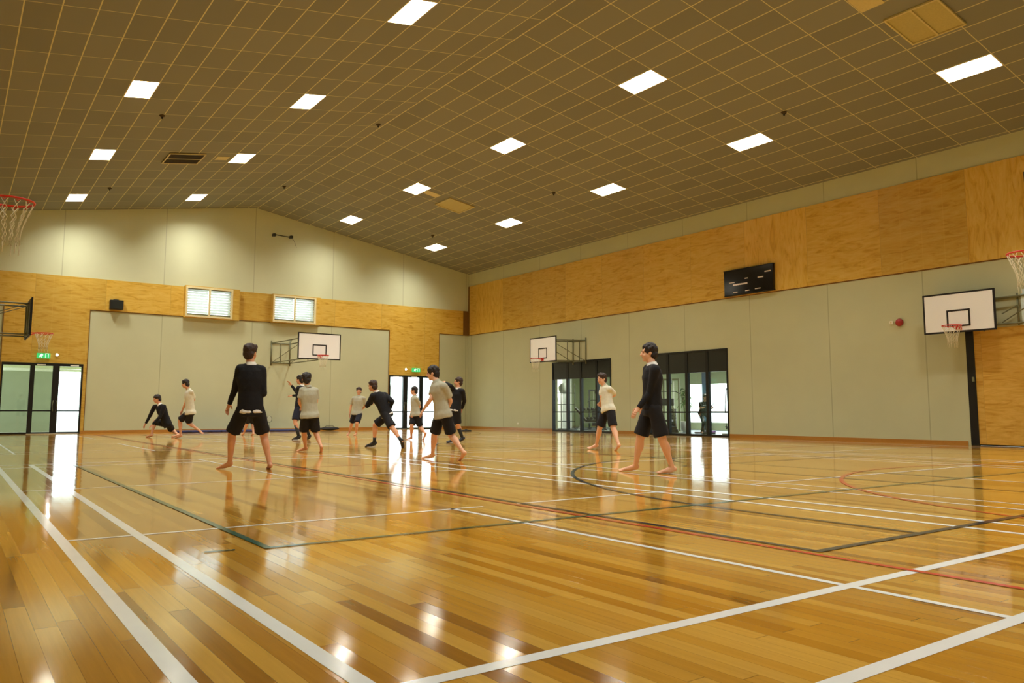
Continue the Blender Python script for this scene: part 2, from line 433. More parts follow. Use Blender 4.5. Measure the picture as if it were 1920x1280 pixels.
NTH = ['closest to the gable', 'second from the gable', 'third from the gable', 'fourth from the gable', 'fifth from the gable', 'sixth from the gable']
lamp0 = make_lamp(); first = True
for rname in 'abcd':
    row = sorted([q for q in lampcells if q[0] == rname], key=lambda q: -q[3])
    for i, (r_, a, b, c, d) in enumerate(row):
        xm, ym = (a + b) / 2, (c + d) / 2
        loc = (xm, ym, ceil_z(xm) + .0); rot = (0, ANG if xm > XA else -ANG, 0)
        lab = 'lit ceiling lamp, %s in the %s' % (NTH[i], ROWN[rname])
        if first: o = lamp0; o.location = loc; o.rotation_euler = rot; o['label'] = lab; o['group'] = 'recessed lamps in the tiled ceiling'; first = False
        else: dup(lamp0, loc, lab, rot, 'recessed lamps in the tiled ceiling')

# vents and hatches in the ceiling
def on_ceiling(name, label, cat, x0, x1, y0, y1, group=None):
    xm, ym = (x0 + x1) / 2, (y0 + y1) / 2
    t = thing(name, label, cat, (xm, ym, ceil_z(xm)), group=group); t.rotation_euler = (0, ANG if xm > XA else -ANG, 0)
    return t, (x1 - x0) / 2, (y1 - y0) / 2
M['vent_d'] = plain('dark_grille', srgb(62, 48, 20), .6)
M['vent_y'] = plain('tan_grille', srgb(184, 174, 112), .6)
M['vent_f'] = plain('tan_vent_frame', srgb(206, 194, 136), .5)
def vent(label, x0, x1, y0, y1, mat, split, slats=True):
    t, hx, hy = on_ceiling('ceiling_vent', label, 'vent', x0, x1, y0, y1, 'air vents in the ceiling')
    m = MB(); m.box((-hx, -hy, -.02), (hx, hy, -.004)); m.build('backing', mat, t)
    m = MB(); w = .035
    m.box((-hx, -hy, -.05), (hx, -hy + w, -.02)); m.box((-hx, hy - w, -.05), (hx, hy, -.02)); m.box((-hx, -hy + w, -.05), (-hx + w, hy - w, -.02)); m.box((hx - w, -hy + w, -.05), (hx, hy - w, -.02))
    if split == 'x': m.box((-hx + w, -w / 2, -.05), (hx - w, w / 2, -.02))
    elif split: m.box((-hx + w, -w / 2, -.05), (hx - w, w / 2, -.02))
    m.build('vent_frame', M['vent_f'], t)
    if mat is M['vent_y']: return
    m = MB(); n = 14
    for i in range(n):
        y = -hy + w + (2 * hy - 2 * w) * (i + .5) / n
        if split and abs(y) < w: continue
        m.box((-hx + w, y - .012, -.040), (hx - w, y + .012, -.022))
    m.build('slats', mat, t)
vent('dark twin-slot air vent between two lamp rows on the camera side', 5.16, 6.28, 25.75, 26.95, M['vent_d'], 'x')
vent('plain tan air vent beside a lamp beyond the ridge, towards the far gable', 15.25, 16.40, 25.45, 26.62, M['vent_y'], None)
vent('tan two-panel air vent beside the large lamp by the side wall', 15.43, 16.62, 7.10, 8.22, M['vent_y'], 'x')
for lab, a in (('small tan hatch touching a ceiling lamp beyond the ridge', (14.33, 14.90, 25.55, 25.95)), ('small tan hatch beside the dark twin-slot vent', (6.70, 7.10, 26.05, 26.45)),
               ('small tan hatch close to the two-panel vent', (14.4, 14.95, 7.9, 8.4))):
    t, hx, hy = on_ceiling('ceiling_hatch', lab, 'hatch', *a, group='small hatches in the ceiling')
    m = MB(); m.box((-hx, -hy, -.015), (hx, hy, -.003)); m.build('panel', M['vent_f'], t, bevel=.004)
SPR = [(4.2, 22.1, 'between the camera-side lamp rows'), (4.2, 30.6, 'near the far gable on the camera side'), (10.42, 21.8, 'on the ridge above mid court'), (10.38, 30.2, 'on the ridge near the far gable'),
       (17.43, 12.06, 'between two lamps of the side-wall row, closer to the camera'), (17.33, 21.65, 'between two lamps of the side-wall row at mid hall'), (17.27, 30.3, 'beside the end lamp of the side-wall row')]
for x, y, w_ in SPR:
    t = thing('ceiling_sensor', 'small dark ceiling sensor %s' % w_, 'sensor', (x, y, ceil_z(x)), group='ceiling sensors')
    m = MB(); m.lathe([(.075, 0), (.075, -.02), (.05, -.045), (.02, -.05)], 16); m.build('base', M['vent_d'], t)
    m = MB(); m.lathe([(.02, -.045), (.025, -.09), (.008, -.11)], 12); m.build('sensor_head', M['steeld'], t)

# ------------------------------------------------------------------ court lines: part of the floor
NL = [0]
def fl_line(x0, y0, x1, y1, w=.05, mat='line_w', z=.0012):
    NL[0] += 1; z += NL[0] * .000025
    d = V((x1 - x0, y1 - y0, 0)).normalized() * (w / 2); n = V((-d.y, d.x, 0))
    m = MB(); a, b = V((x0, y0, z)), V((x1, y1, z))
    m.quad([a - d - n, b + d - n, b + d + n, a - d + n])
    return structure(m.build('court_line', M[mat], floor))
def fl_arc(cx, cy, r, a0, a1, w=.05, mat='line_k', z=.0014, n=72):
    NL[0] += 1; z += NL[0] * .000025
    m = MB(); pr = None
    for i in range(n + 1):
        t = a0 + (a1 - a0) * i / n; c, s_ = math.cos(t), math.sin(t)
        q = (V((cx + c * (r - w / 2), cy + s_ * (r - w / 2), z)), V((cx + c * (r + w / 2), cy + s_ * (r + w / 2), z)))
        if pr: m.quad([pr[0], pr[1], q[1], q[0]])
        pr = q
    return structure(m.build('court_line', M[mat], floor))
# badminton courts, white
for cx, w in ((3.72, .07), (10.9, .045), (18.1, .045)):
    for by in (1.53, 18.6):
        x = [cx - 3.05, cx - 2.586, cx + 2.586, cx + 3.05]
        ww = w if by < 5 else .04
        for xx in x: fl_line(xx, by, xx, by + 13.4, ww)
        for yy in (by, by + .77, by + 13.4 - .77, by + 13.4): fl_line(x[0], yy, x[3], yy, ww)
        for yy in (by + 4.57, by + 8.55): fl_line(x[0], yy, 4.02 if cx < 4 else x[3], yy, .045, z=.0013)
        if cx < 4:
            for yy in (by + 4.57, by + 8.55): fl_line(4.33 + .12, yy, x[3], yy, .045, z=.0013)
        fl_line(cx, by, cx, by + 4.57, .05); fl_line(cx, by + 8.55, cx, by + 13.4, .04)
# netball court, red
fl_line(4.36, 1.7, 4.36, 32.2, .05, 'line_r', .0016); fl_line(19.6, 1.7, 19.6, 32.2, .05, 'line_r', .0016)
for y in (1.7, 11.87, 22.03, 32.2): fl_line(4.36, y, 19.6, y, .05, 'line_r', .0015)
fl_arc(12.0, 1.7, 4.9, 0, PI, .05, 'line_r', .0017); fl_arc(12.0, 32.2, 4.9, PI, 2 * PI, .05, 'line_r', .0017)
# basketball court, navy
fl_line(4.47, 2.96, 4.47, 31.3, .05, 'line_k', .0018); fl_line(19.53, 2.96, 19.53, 31.3, .05, 'line_k', .0018)
fl_line(4.47, 2.96, 19.53, 2.96, .06, 'line_k', .0018); fl_line(4.47, 31.3, 19.53, 31.3, .05, 'line_k', .0018); fl_line(4.47, 17.13, 19.53, 17.13, .05, 'line_k', .0018)
for yb, s_ in ((2.96, 1), (31.3, -1)):
    yc = yb + s_ * 1.575
    fl_line(5.72, yb, 5.72, yc + s_ * .3, .05, 'line_k', .0019); fl_line(18.28, yb, 18.28, yc + s_ * .3, .05, 'line_k', .0019)
    fl_arc(12.0, yc + s_ * .02, 6.28, 0 if s_ > 0 else PI, PI if s_ > 0 else 2 * PI, .05, 'line_k', .0019)
    for xx in (9.6, 14.4): fl_line(xx, yb, xx, yb + s_ * 5.8, .05, 'line_k', .0019)
    fl_line(9.6, yb + s_ * 5.8, 14.4, yb + s_ * 5.8, .05, 'line_k', .0019); fl_arc(12.0, yb + s_ * 5.8, 1.8, 0 if s_ > 0 else PI, PI if s_ > 0 else 2 * PI, .05, 'line_k', .002)
fl_arc(12.0, 17.13, 1.8, 0, 2 * PI, .05, 'line_k', .002)
# cross court, green
fl_line(1.706, 5.05, 1.706, 16.2, .05, 'line_g', .0021); fl_line(20.1, 5.05, 20.1, 16.2, .05, 'line_g', .0021)
fl_line(1.706, 5.05, 20.1, 5.05, .045, 'line_g', .0021); fl_line(1.706, 16.2, 20.1, 16.2, .045, 'line_g', .0021); fl_line(10.9, 5.05, 10.9, 16.2, .045, 'line_g', .0021)
fl_line(1.35, 5.12, 1.50, 5.10, .03, 'line_g', .0021)

# ------------------------------------------------------------------ end wall doors
def glazed(name, mapf, u0, u1, z1, stiles, rail, head, pane_mat='glass', header=None):
    """frame, mullions, rail and panes; mapf((u, d, z)) -> world, d = depth from the hall side"""
    root = bpy.data.objects.new(name, None); COL.objects.link(root); structure(root); root.location = mapf(u0, 0, 0)
    org = V(mapf(u0, 0, 0)); ORG[root.name] = org
    def bx(m, a, b):
        p, q = V(mapf(*a)) - org, V(mapf(*b)) - org
        m.box([min(p[i], q[i]) for i in range(3)], [max(p[i], q[i]) for i in range(3)])
    m = MB(); w = .055
    bx(m, (u0, -.03, 0), (u0 + w, .12, z1)); bx(m, (u1 - w, -.03, 0), (u1, .12, z1)); bx(m, (u0 + w, -.03, z1 - head), (u1 - w, .12, z1)); bx(m, (u0 + w, -.01, 0), (u1 - w, .10, .07))
    structure(m.build('window_frame', M['dark'], root))
    if header:
        m = MB(); bx(m, (u0 + w, .0, header), (u1 - w, .09, z1 - head)); structure(m.build('header_panel', M['header'], root))
    top = header if header else z1 - head
    for a, b in stiles:
        m = MB(); bx(m, (a, -.02, .07), (b, .10, top if not header else z1 - head)); structure(m.build('mullion', M['dark'], root))
    edges = [u0 + w] + [v for s_ in stiles for v in s_] + [u1 - w]
    for i in range(0, len(edges), 2):
        a, b = edges[i], edges[i + 1]
        m = MB(); bx(m, (a, .0, rail), (b, .07, rail + .05)); structure(m.build('rail', M['dark'], root))
        m = MB(); bx(m, (a, .03, .07), (b, .042, rail)); bx(m, (a, .03, rail + .05), (b, .042, top)); structure(m.build('pane', M[pane_mat], root))
    return root, org
fe = lambda u, d, z: (u, L - .04 + d + .0, z)
d1, o1 = glazed('door_1', fe, D1[0], D1[1], D1[3], [(2.40, 2.55), (3.14, 3.36)], .84, .10)
d2, o2 = glazed('door_2', fe, D2[0], D2[1], D2[3], [(18.02, 18.26), (18.92, 19.12)], .82, .08)
def handle(root, org, x, z):
    m = MB(); y = L - .12
    for s_ in (-.045, .045):
        m.path([(x + s_, L - .05, z - .2), (x + s_, y, z - .2), (x + s_ * 1.6, y - .01, z), (x + s_, y, z + .2), (x + s_, L - .05, z + .2)], .012, 8)
    bmesh.ops.translate(m.bm, verts=m.bm.verts, vec=-org); structure(m.build('door_handle', M['steel'], root))
handle(d1, o1, 3.25, 1.05); handle(d2, o2, 18.14, 1.1)
for rt_, og, xs in ((d1, o1, (2.75, 3.85)), (d2, o2, (17.6, 18.6))):
    for x in xs:
        m = MB(); m.box((x - .14, L - .13, rt_ is d1 and 2.57 or 2.53), (x + .14, L - .06, rt_ is d1 and 2.61 or 2.57)); bmesh.ops.translate(m.bm, verts=m.bm.verts, vec=-og)
        structure(m.build('door_closer', M['white'], rt_))
    m = MB(); a = D1 if rt_ is d1 else D2; m.box((a[0] + (.9 if rt_ is d1 else .05), L - .13, .002), (a[1] - (.05 if rt_ is d1 else .9), L - .05, .018)); bmesh.ops.translate(m.bm, verts=m.bm.verts, vec=-og)
    structure(m.build('threshold', plain('bright_threshold', srgb(220, 220, 215), .25, .6), rt_))
# side wall screens
fs = lambda u, d, z: (R + d, u, z)
glazed('window_3', fs, G1[0], G1[1], G1[3], [(24.38, 24.50), (25.38, 25.50), (26.28, 26.40)], .82, .06, header=2.27)
glazed('window_4', fs, G2[0], G2[1], G2[3], [(18.52, 18.64), (19.48, 19.60), (20.40, 20.52)], .82, .06, header=2.27)
# plywood sliding doors and the black jamb
dd = bpy.data.objects.new('door_3', None); COL.objects.link(dd); structure(dd); dd.location = (R, SD[0], 0)
for a, b in ((SD[0], 7.1), (7.11, 9.62)):
    m = MB(); m.box((R + .0, a, .035), (R + .05, b, SD[3] - .0)); structure(m.build('door_leaf', M['ply_d'], dd, world=True))
m = MB(); m.box((R - .02, 9.62, 0), (R + .1, 9.82, SD[3] + .05)); structure(m.build('jamb', M['dark'], dd, world=True))
m = MB(); m.box((R + .05, SD[0], 0), (R + .28, SD[1], SD[3])); structure(m.build('backing_wall', M['dark'], dd, world=True))
m = MB(); m.box((R - .05, 9.64, 1.66), (R - .02, 9.70, 1.78)); structure(m.build('lock_plate', M['steel'], dd, world=True))

# high louvred windows in projecting boxes
tb = NT('translucent_slat'); a_ = tb.n('BsdfTranslucent'); a_.inputs[0].default_value = (.88, .89, .88, 1); b_ = tb.n('BsdfDiffuse'); b_.inputs[0].default_value = (.55, .55, .53, 1)
mx = tb.n('MixShader'); mx.inputs[0].default_value = .35; tb.l(a_.outputs[0], mx.inputs[1]); tb.l(b_.outputs[0], mx.inputs[2]); tb.l(mx.outputs[0], tb.out.inputs[0])
M['slat'] = tb.m
for n, (x0, x1, z0, z1, xb) in enumerate(((7.74, 9.66, 4.77, 6.05, 9.95), (11.41, 13.39, 4.80, 6.01, 13.62)), 1):
    root = bpy.data.objects.new('window_%d' % n, None); COL.objects.link(root); structure(root); root.location = (x0, L, z0)
    yf = L - .26
    m = MB(); t_ = .03
    m.box((x0 - t_, yf, z0 - t_), (x0, L - .04, z1 + t_)); m.box((x1, yf, z0 - t_), (xb, yf + .03, z1 + t_)); m.box((xb - t_, yf + .03, z0 - t_), (xb, L - .04, z1 + t_))
    m.box((x0, yf, z0 - t_), (x1, L - .04, z0)); m.box((x0, yf, z1), (x1, L - .04, z1 + t_)); m.box((x1, yf + .03, z0 - t_), (xb - t_, L - .04, z0)); m.box((x1, yf + .03, z1), (xb - t_, L - .04, z1 + t_))
    structure(m.build('window_box', M['ply_e'], root, world=True))
    m = MB(); w = .075; xm = (x0 + x1) / 2
    m.box((x0, yf - .02, z0), (x0 + w, yf + .05, z1)); m.box((x1 - w, yf - .02, z0), (x1, yf + .05, z1)); m.box((x0 + w, yf - .02, z0), (x1 - w, yf + .05, z0 + w)); m.box((x0 + w, yf - .02, z1 - w), (x1 - w, yf + .05, z1))
    m.box((xm - w / 2, yf - .02, z0 + w), (xm + w / 2, yf + .05, z1 - w)); structure(m.build('window_frame', M['cream'], root, world=True))
    for a, b in ((x0 + w, xm - w / 2), (xm + w / 2, x1 - w)):
        m = MB(); ns = 9
        for i in range(ns):
            z = z0 + w + .08 + (z1 - z0 - 2 * w - .10) * (i + .5) / ns
            T = Matrix.Translation((0, yf + .09, z)) @ Matrix.Rotation(math.radians(52), 4, 'X')
            m.box((a + .004, -.062, -.003), (b - .004, .062, .003), M=T)
        structure(m.build('blind', M['slat'], root, world=True))
        m = MB(); m.box((a, yf + .05, z0 + w), (b, yf + .10, z0 + w + .075)); m.box((a, yf + .05, z1 - w - .03), (b, yf + .10, z1 - w)); structure(m.build('blind_rail_frame_shade', M['steel'], root, world=True))  # lower bar is dark to paint in the frame's shade
    m = MB(); m.box((x0, L + .10, z0 + .02), (x1, L + .11, z1 - .02)); structure(m.build('pane', M['glass'], root, world=True))

# ------------------------------------------------------------------ outside, seen through the doors
m = MB(); m.box((-30, L + .0, -.25), (60, L + 60, -.03)); m.box((R + .0, -30, -.25), (60, L + .0, -.03)); structure(m.build('ground_outside', M['concrete']))
t = thing('outbuilding', 'pale rendered building wall seen through the doors below the hanging board', 'building', (1.6, 39, -.03))
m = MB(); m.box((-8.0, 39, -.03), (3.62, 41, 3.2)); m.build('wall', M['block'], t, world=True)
m = MB(); m.box((-8.3, 38.6, 3.2), (3.9, 41.2, 3.36)); m.build('roof_edge', M['plainwall'], t, world=True)
t = thing('porch_canopy', 'pale flat porch canopy over the doors below the hanging board', 'canopy', (3.4, L + 1.2, 2.5))
m = MB(); m.box((1.2, L + .3, 2.78), (5.2, L + 3.4, 2.9)); m.box((1.2, L + 3.3, 2.62), (5.2, L + 3.4, 2.9)); m.build('slab', M['plainwall'], t, world=True)
m = MB(); m.box((1.2, L + 2.2, 2.45), (5.2, L + 2.3, 2.56)); m.build('beam', M['white'], t, world=True)
t = thing('storage_shed', 'low grey-green shed outside the glazed doors in the corner', 'shed', (18.9, 39.5, -.03))
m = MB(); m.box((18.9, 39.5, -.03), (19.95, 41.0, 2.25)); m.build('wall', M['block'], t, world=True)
m = MB(); m.box((18.8, 39.4, 2.25), (20.05, 41.1, 2.32)); m.build('roof', M['white'], t, world=True)

# ------------------------------------------------------------------ signs, speaker, scoreboard, alarm
M['exitg'] = emis('lit_green_sign', srgb(60, 170, 90), .75); M['exitw'] = emis('lit_white_sign', (.9, 1, .9, 1), .9)
def exit_sign(x, z, w, h, label):
    t = thing('exit_sign', label, 'exit sign', (x, L - .04, z), group='green exit signs over the doors')
    m = MB(); m.box((-w / 2, -.09, 0), (w / 2, -.001, h)); m.build('housing', M['exitg'], t, bevel=.008)
    m = MB(); y = -.094; s_ = h * .8; cx = -w * .18; b = h * .1
    def pl(p, r=.012): m.path([(cx + a * s_, y, b + c * s_) for a, c in p], r, 6)
    m.ball((cx + .10 * s_, y, b + .88 * s_), .09 * s_, nu=10, nv=6)
    pl([(.05, .75), (-.05, .42)], .018); pl([(.05, .72), (.28, .60), (.38, .72)]); pl([(.03, .70), (-.18, .62), (-.30, .45)]); pl([(-.05, .42), (.15, .25), (.10, .02)]); pl([(-.05, .42), (-.18, .22), (-.42, .18)])
    m.box((w * .12, y, b), (w * .14, y + .004, b + s_)); m.box((w * .34, y, b), (w * .36, y + .004, b + s_)); m.box((w * .12, y, b + s_), (w * .36, y + .004, b + s_ * 1.04))
    m.build('running_figure', M['exitw'], t)
exit_sign(2.80, 2.84, .44, .19, 'green lit exit sign above the doors under the hanging hoop')
exit_sign(18.70, 2.80, .44, .19, 'green lit exit sign above the doors near the corner')
for x, z, lab in ((3.24, 2.98, 'small round white emergency light above the doors under the hanging hoop'), (18.14, 2.92, 'small round white emergency light above the corner doors')):
    t = thing('emergency_light', lab, 'lamp', (x, L - .04, z), group='round emergency lights')
    Mx = Matrix.Rotation(PI / 2, 4, 'X')
    m = MB(); m.lathe([(.06, 0), (.06, .03), (.045, .05)], 18, Mx); m.build('base', M['white'], t)
    m = MB(); m.lathe([(.04, .048), (.03, .062), (.01, .068)], 18, Mx); m.build('lens', M['lamp2'], t)
t = thing('loudspeaker', 'black square loudspeaker on the plywood band of the far wall', 'speaker', (5.17, L - .04, 4.86))
m = MB(); m.box((-.24, -.26, 0), (.24, -.0, .37)); m.build('cabinet', M['ink'], t, bevel=.015)
m = MB(); m.box((-.215, -.275, .02), (.215, -.261, .35)); m.build('grille', M['header'], t, bevel=.005)
m = MB(); m.box((-.1, -.012, .37), (.1, -.0, .42)); m.tube((0, -.1, .40), (0, -.005, .40), .015); m.build('bracket', M['steeld'], t)
t = thing('wall_rod', 'short steel rod on brackets high on the gable wall', 'bracket', (11.8, L, 8.71))
m = MB(); m.path([(-.45, -.16, .02), (.45, -.16, -.02)], .022); m.build('rod', M['steeld'], t)
for s_ in (-.4, .38):
    m = MB(); m.box((s_ - .06, -.2, -.05), (s_ + .06, -.0, .07)); m.build('bracket', M['steeld'], t, bevel=.01)
m = MB(); m.path([(.42, -.02, 0), (.55, -.015, -.12), (.68, -.012, -.42)], .006, 6); m.build('cord', M['steeld'], t)
# scoreboard: faces -x
t = thing('scoreboard', 'black electronic scoreboard with glare marks on the plywood side wall band', 'scoreboard', (R - .045, 16.61, 4.84), 0)
m = MB(); m.box((-.10, -1.0, 0), (0, 1.0, .86)); m.build('case', plain('gloss_black', srgb(14, 10, 12), .12), t, bevel=.01)
glare_m = plain('pale_glare', srgb(225, 215, 215), .4)  # pale bars painted on as glare from the glossy face
for (a, b, c, d) in ((-.92, -.68, .62, .66), (.55, .78, .42, .45), (.0, .12, .50, .53), (-.62, -.40, .46, .50), (.02, .62, .32, .37), (-.50, -.28, .10, .13), (-.05, .12, .08, .11), (.44, .62, .07, .10)):
    m = MB(); m.box((-.106, a, c), (-.1005, b, d)); m.build('glare_strip', glare_m, t)
m = MB(); m.box((-.11, -1.02, .86), (0, 1.02, .88)); m.box((-.11, -1.02, -.02), (0, 1.02, 0)); m.build('case_trim', M['ink'], t)
t = thing('alarm_bell', 'round red alarm bell on the grey side wall beside a backboard', 'alarm bell', (R, 11.56, 3.39))
My = Matrix.Rotation(-PI / 2, 4, 'Y')
m = MB(); m.lathe([(.11, .02), (.11, .05), (.09, .085), (.04, .10), (.015, .105)], 22, My); m.build('gong', plain('red_enamel', srgb(170, 50, 48), .35), t)
m = MB(); m.lathe([(.07, 0), (.07, .022)], 18, My); m.build('base', M['white'], t)
t = thing('wall_sounder', 'small white wall unit beside the red alarm bell', 'sensor', (R, 11.80, 3.36))
m = MB(); m.box((-.04, -.05, 0), (0, .05, .09)); m.build('cover', M['white'], t, bevel=.008); m = MB(); m.box((-.046, -.02, .03), (-.04, .02, .06)); m.build('lens', M['vent_f'], t)
t = thing('wall_socket', 'small white power socket low on the side wall near the corner', 'socket', (R, 30.0, .26))
m = MB(); m.box((-.012, -.06, 0), (0, .06, .075)); m.build('plate', M['white'], t, bevel=.004); 
for y_ in (-.04, .015):
    m = MB(); m.box((-.016, y_, .02), (-.012, y_ + .025, .05)); m.build('switch', M['cream'], t)

# mats and bags along the far wall
M['blue'] = plain('blue_vinyl', srgb(38, 46, 104), .45); M['bag'] = plain('black_nylon', srgb(20, 20, 24), .6, bump=.3)
def soft(name, label, cat, loc, size, mat, parts=()):
    t = thing(name, label, cat, loc)
    m = MB(); m.box((-size[0] / 2, -size[1] / 2, 0), (size[0] / 2, size[1] / 2, size[2])); m.build('body', mat, t, bevel=min(size) * .3)
    return t
xs = [8.35, 10.05, 11.75]
for i, w_ in enumerate(('end one near the kneeling player', 'middle one behind the large player', 'end one near the hanging hoop frame')):
    t = soft('gym_mat', 'thin blue gym mat against the far wall, %s' % w_, 'gym mat', (xs[i], L - .55, .0), (1.66, .9, .075), M['blue']); t['group'] = 'blue gym mats along the far wall'
    for s_ in (-.4, .4):
        m = MB(); m.path([(s_ - .1, -.455, .04), (s_ - .08, -.48, .03), (s_ + .08, -.48, .03), (s_ + .1, -.455, .04)], .009, 6); m.build('strap', M['ink'], t)
def bag(label, loc, s=(.5, .28, .2), rz=0):
    t = thing('sports_bag', label, 'bag', loc, rz, 'dark bags left along the far wall')
    m = MB(); m.ell((0, 0, s[2] / 2), ((s[0] / 2, 0, 0), (0, s[1] / 2, 0), (0, 0, s[2] / 2)), nu=18, nv=10); m.build('body', M['bag'], t)
    m = MB(); m.path([(-s[0] * .3, 0, s[2] * .8), (-s[0] * .15, 0, s[2] * 1.25), (s[0] * .15, 0, s[2] * 1.25), (s[0] * .3, 0, s[2] * .8)], .012, 6); m.build('strap', M['ink'], t)
bag('long low black bag by the far wall beside the boy in grey polo', (14.15, L - .35, 0), (.95, .3, .16)); bag('black bag by the glazed doors near the corner', (19.75, L - .5, 0), (.5, .3, .26), .3)
t = thing('rubber_disc', 'flat dark disc lying on the floor near the room corner', 'disc', (18.55, 29.4, 0))
m = MB(); m.lathe([(.22, 0), (.24, .02), (.24, .04), (.2, .055), (.08, .06)], 28); m.build('disc', M['ink'], t); m = MB(); m.lathe([(.07, .058), (.05, .085), (.02, .09)], 16); m.build('hub', M['steeld'], t)
# tall racket standing behind the large player
t = thing('badminton_racket', 'thin racket propped upright by the blue mats behind the large player', 'racket', (11.05, 33.0, 0))
m = MB(); m.tube((0, 0, .012), (0, .02, .16), .016); m.build('grip', M['white'], t); m = MB(); m.tube((0, .02, .15), (0, .05, .40), .006); m.build('shaft', M['steeld'], t)
m = MB(); m.path([(.105 * math.cos(k * PI / 12), .06 + .01 * math.sin(k * PI / 12), .53 + .135 * math.sin(k * PI / 12)) for k in range(24)], .008, 6, True); m.build('frame', M['steeld'], t)
m = MB()
for k in range(-4, 5):
    hz = .13 * math.sqrt(max(0, 1 - (k * .022 / .105) ** 2)); m.tube((k * .022, .06, .53 - hz), (k * .022, .06, .53 + hz), .0015, n=4)
    hx = .10 * math.sqrt(max(0, 1 - (k * .027 / .135) ** 2)); m.tube((-hx, .06, .53 + k * .027), (hx, .06, .53 + k * .027), .0015, n=4)
m.build('strings', M['white'], t)

# ------------------------------------------------------------------ basketball hoops
def hoop(label, loc, rz, mount, bw=1.80, bh=1.06, glassy=False):
    """loc: middle of the board's lower edge on its face; local +y points to the court"""
    t = thing('basketball_hoop', label, 'basketball hoop', loc, rz, 'wall-hung basketball hoops')
    hw = bw / 2
    m = MB(); m.box((-hw + .045, -.03, .045), (hw - .045, 0, bh - .045)); m.build('backboard', M['boardw'], t)
    m = MB(); m.box((-hw, -.035, 0), (hw, .003, .045)); m.box((-hw, -.035, bh - .045), (hw, .003, bh)); m.box((-hw, -.035, .045), (-hw + .045, .003, bh - .045)); m.box((hw - .045, -.035, .045), (hw, .003, bh - .045))
    m.build('board_border', M['ink'], t)
    m = MB(); m.box((-hw + .03, -.055, .03), (hw - .03, -.036, bh - .03)); m.build('back_panel', M['header'], t)
    m = MB(); a, b, c, w = .295, .15, .60, .045
    m.box((-a, .001, b), (-a + w, .005, c)); m.box((a - w, .001, b), (a, .005, c)); m.box((-a + w, .001, b), (a - w, .005, b + w)); m.box((-a + w, .001, c - w), (a - w, .005, c)); m.build('target_square', M['ink'], t)
    rz_, ry = .15, .38
    m = MB(); m.path([(.228 * math.cos(2 * PI * k / 40), ry + .228 * math.sin(2 * PI * k / 40), rz_) for k in range(40)], .011, 8, True)
    m.box((-.075, .004, rz_ - .09), (.075, .014, rz_ + .02)); m.box((-.06, .014, rz_ - .012), (.06, ry - .21, rz_ + .006)); m.tube((-.05, .012, rz_ - .08), (-.09, ry - .2, rz_ - .008), .008); m.tube((.05, .012, rz_ - .08), (.09, ry - .2, rz_ - .008), .008)
    for k in range(12):
        an = 2 * PI * (k + .5) / 12; m.path([(.226 * math.cos(an) + .02 * math.cos(an + PI / 2) * q, ry + .226 * math.sin(an) + .02 * math.sin(an + PI / 2) * q, rz_ - .012 - .02 * (1 - abs(q))) for q in (-1, 0, 1)], .004, 5)
    m.build('rim', M['rim'], t)
    m = MB(); prof = [(.224, -.02), (.192, -.11), (.158, -.20), (.130, -.29), (.115, -.38), (.12, -.46)]
    for k in range(12):
        for q in (0, 1):
            pts = []
            for i, (r_, z_) in enumerate(prof):
                an = 2 * PI * (k + (.5 if (i % 2) == q else 0) + .25) / 12
                pts.append((r_ * math.cos(an), ry + r_ * math.sin(an), rz_ + z_))
            m.path(pts, .0042, 5)
        an = 2 * PI * (k + .25) / 12
        if k % 2: m.path([(.12 * math.cos(an), ry + .12 * math.sin(an), rz_ - .46), (.11 * math.cos(an), ry + .11 * math.sin(an), rz_ - .57)], .0045, 5)
    m.build('net', M['net'], t)
    m = MB(); mount(m); m.build('wall_frame', M['steel'], t)
    return t
def mount_straight(dist, zt=.93, zb=.06, half=.42, off=0., diag=True):
    def f(m):
        y = -dist
        for s_ in (-1, 1):
            x = s_ * half
            for z in (zb, zt): m.tube((x * .9, -.05, z), (x + off, y + .02, z), .022)
            m.tube((x + off, y + .02, zb - .12), (x + off, y + .02, zt + .12), .03)
            if diag:
                m.tube((x * .9, -.06, zt), (x + off, y + .05, zb), .012)
                m.tube((x * .95 + off * .5, y * .5, zb), (x * .95 + off * .5, y * .5, zt), .016)
            m.tube((x * .9, -.06, .02), (x * .9, -.06, 1.0), .022)
        for z in (zb, zt):
            m.tube((-half + off, y + .02, z), (half + off, y + .02, z), .022); m.tube((-half * .9, -.06, z), (half * .9, -.06, z), .02)
        m.tube((off, y + .02, zb), (off, y + .02, zt), .016)
        m.tube((-half + off, y + .02, zt), (half * .9, y * .5, zt), .012)
    return f
hoop('hoop on a long frame from the far end wall below the louvred windows', (12.0, 30.09, 2.93), PI, mount_straight(L - 30.09, off=.1))
hoop('hoop on the side wall above the glazed screen with exercise balls behind', (20.22, 26.05, 2.93), PI / 2, mount_straight(R - 20.22, off=-.55))
def mount_folded(m):
    for s_ in (-1, 1):
        for z in (.12, .80): m.tube((s_ * .4, -.05, z), (s_ * .4, -.48, z), .022)
        m.tube((s_ * .4, -.50, .02), (s_ * .4, -.50, .95), .022)
    # swing arms folded along the wall
    for z in (.16, .84):
        m.tube((-.4, -.30, z), (2.1, -.40, z), .022); m.tube((-.4, -.50, z), (2.1, -.50, z), .022)
    for x in (1.25, 2.1): m.tube((x, -.42, .1), (x, -.42, .92), .022)
    m.tube((.9, -.36, .2), (1.9, -.40, .82), .014); m.tube((.9, -.36, .42), (1.25, -.38, .6), .014)
def mirror_mount(m):
    mount_folded(m); bmesh.ops.scale(m.bm, verts=m.bm.verts, vec=(-1, 1, 1))
h_ = hoop('hoop on the side wall above the black jamb of the plywood doors', (21.27, 9.73, 2.93), PI / 2, mirror_mount)
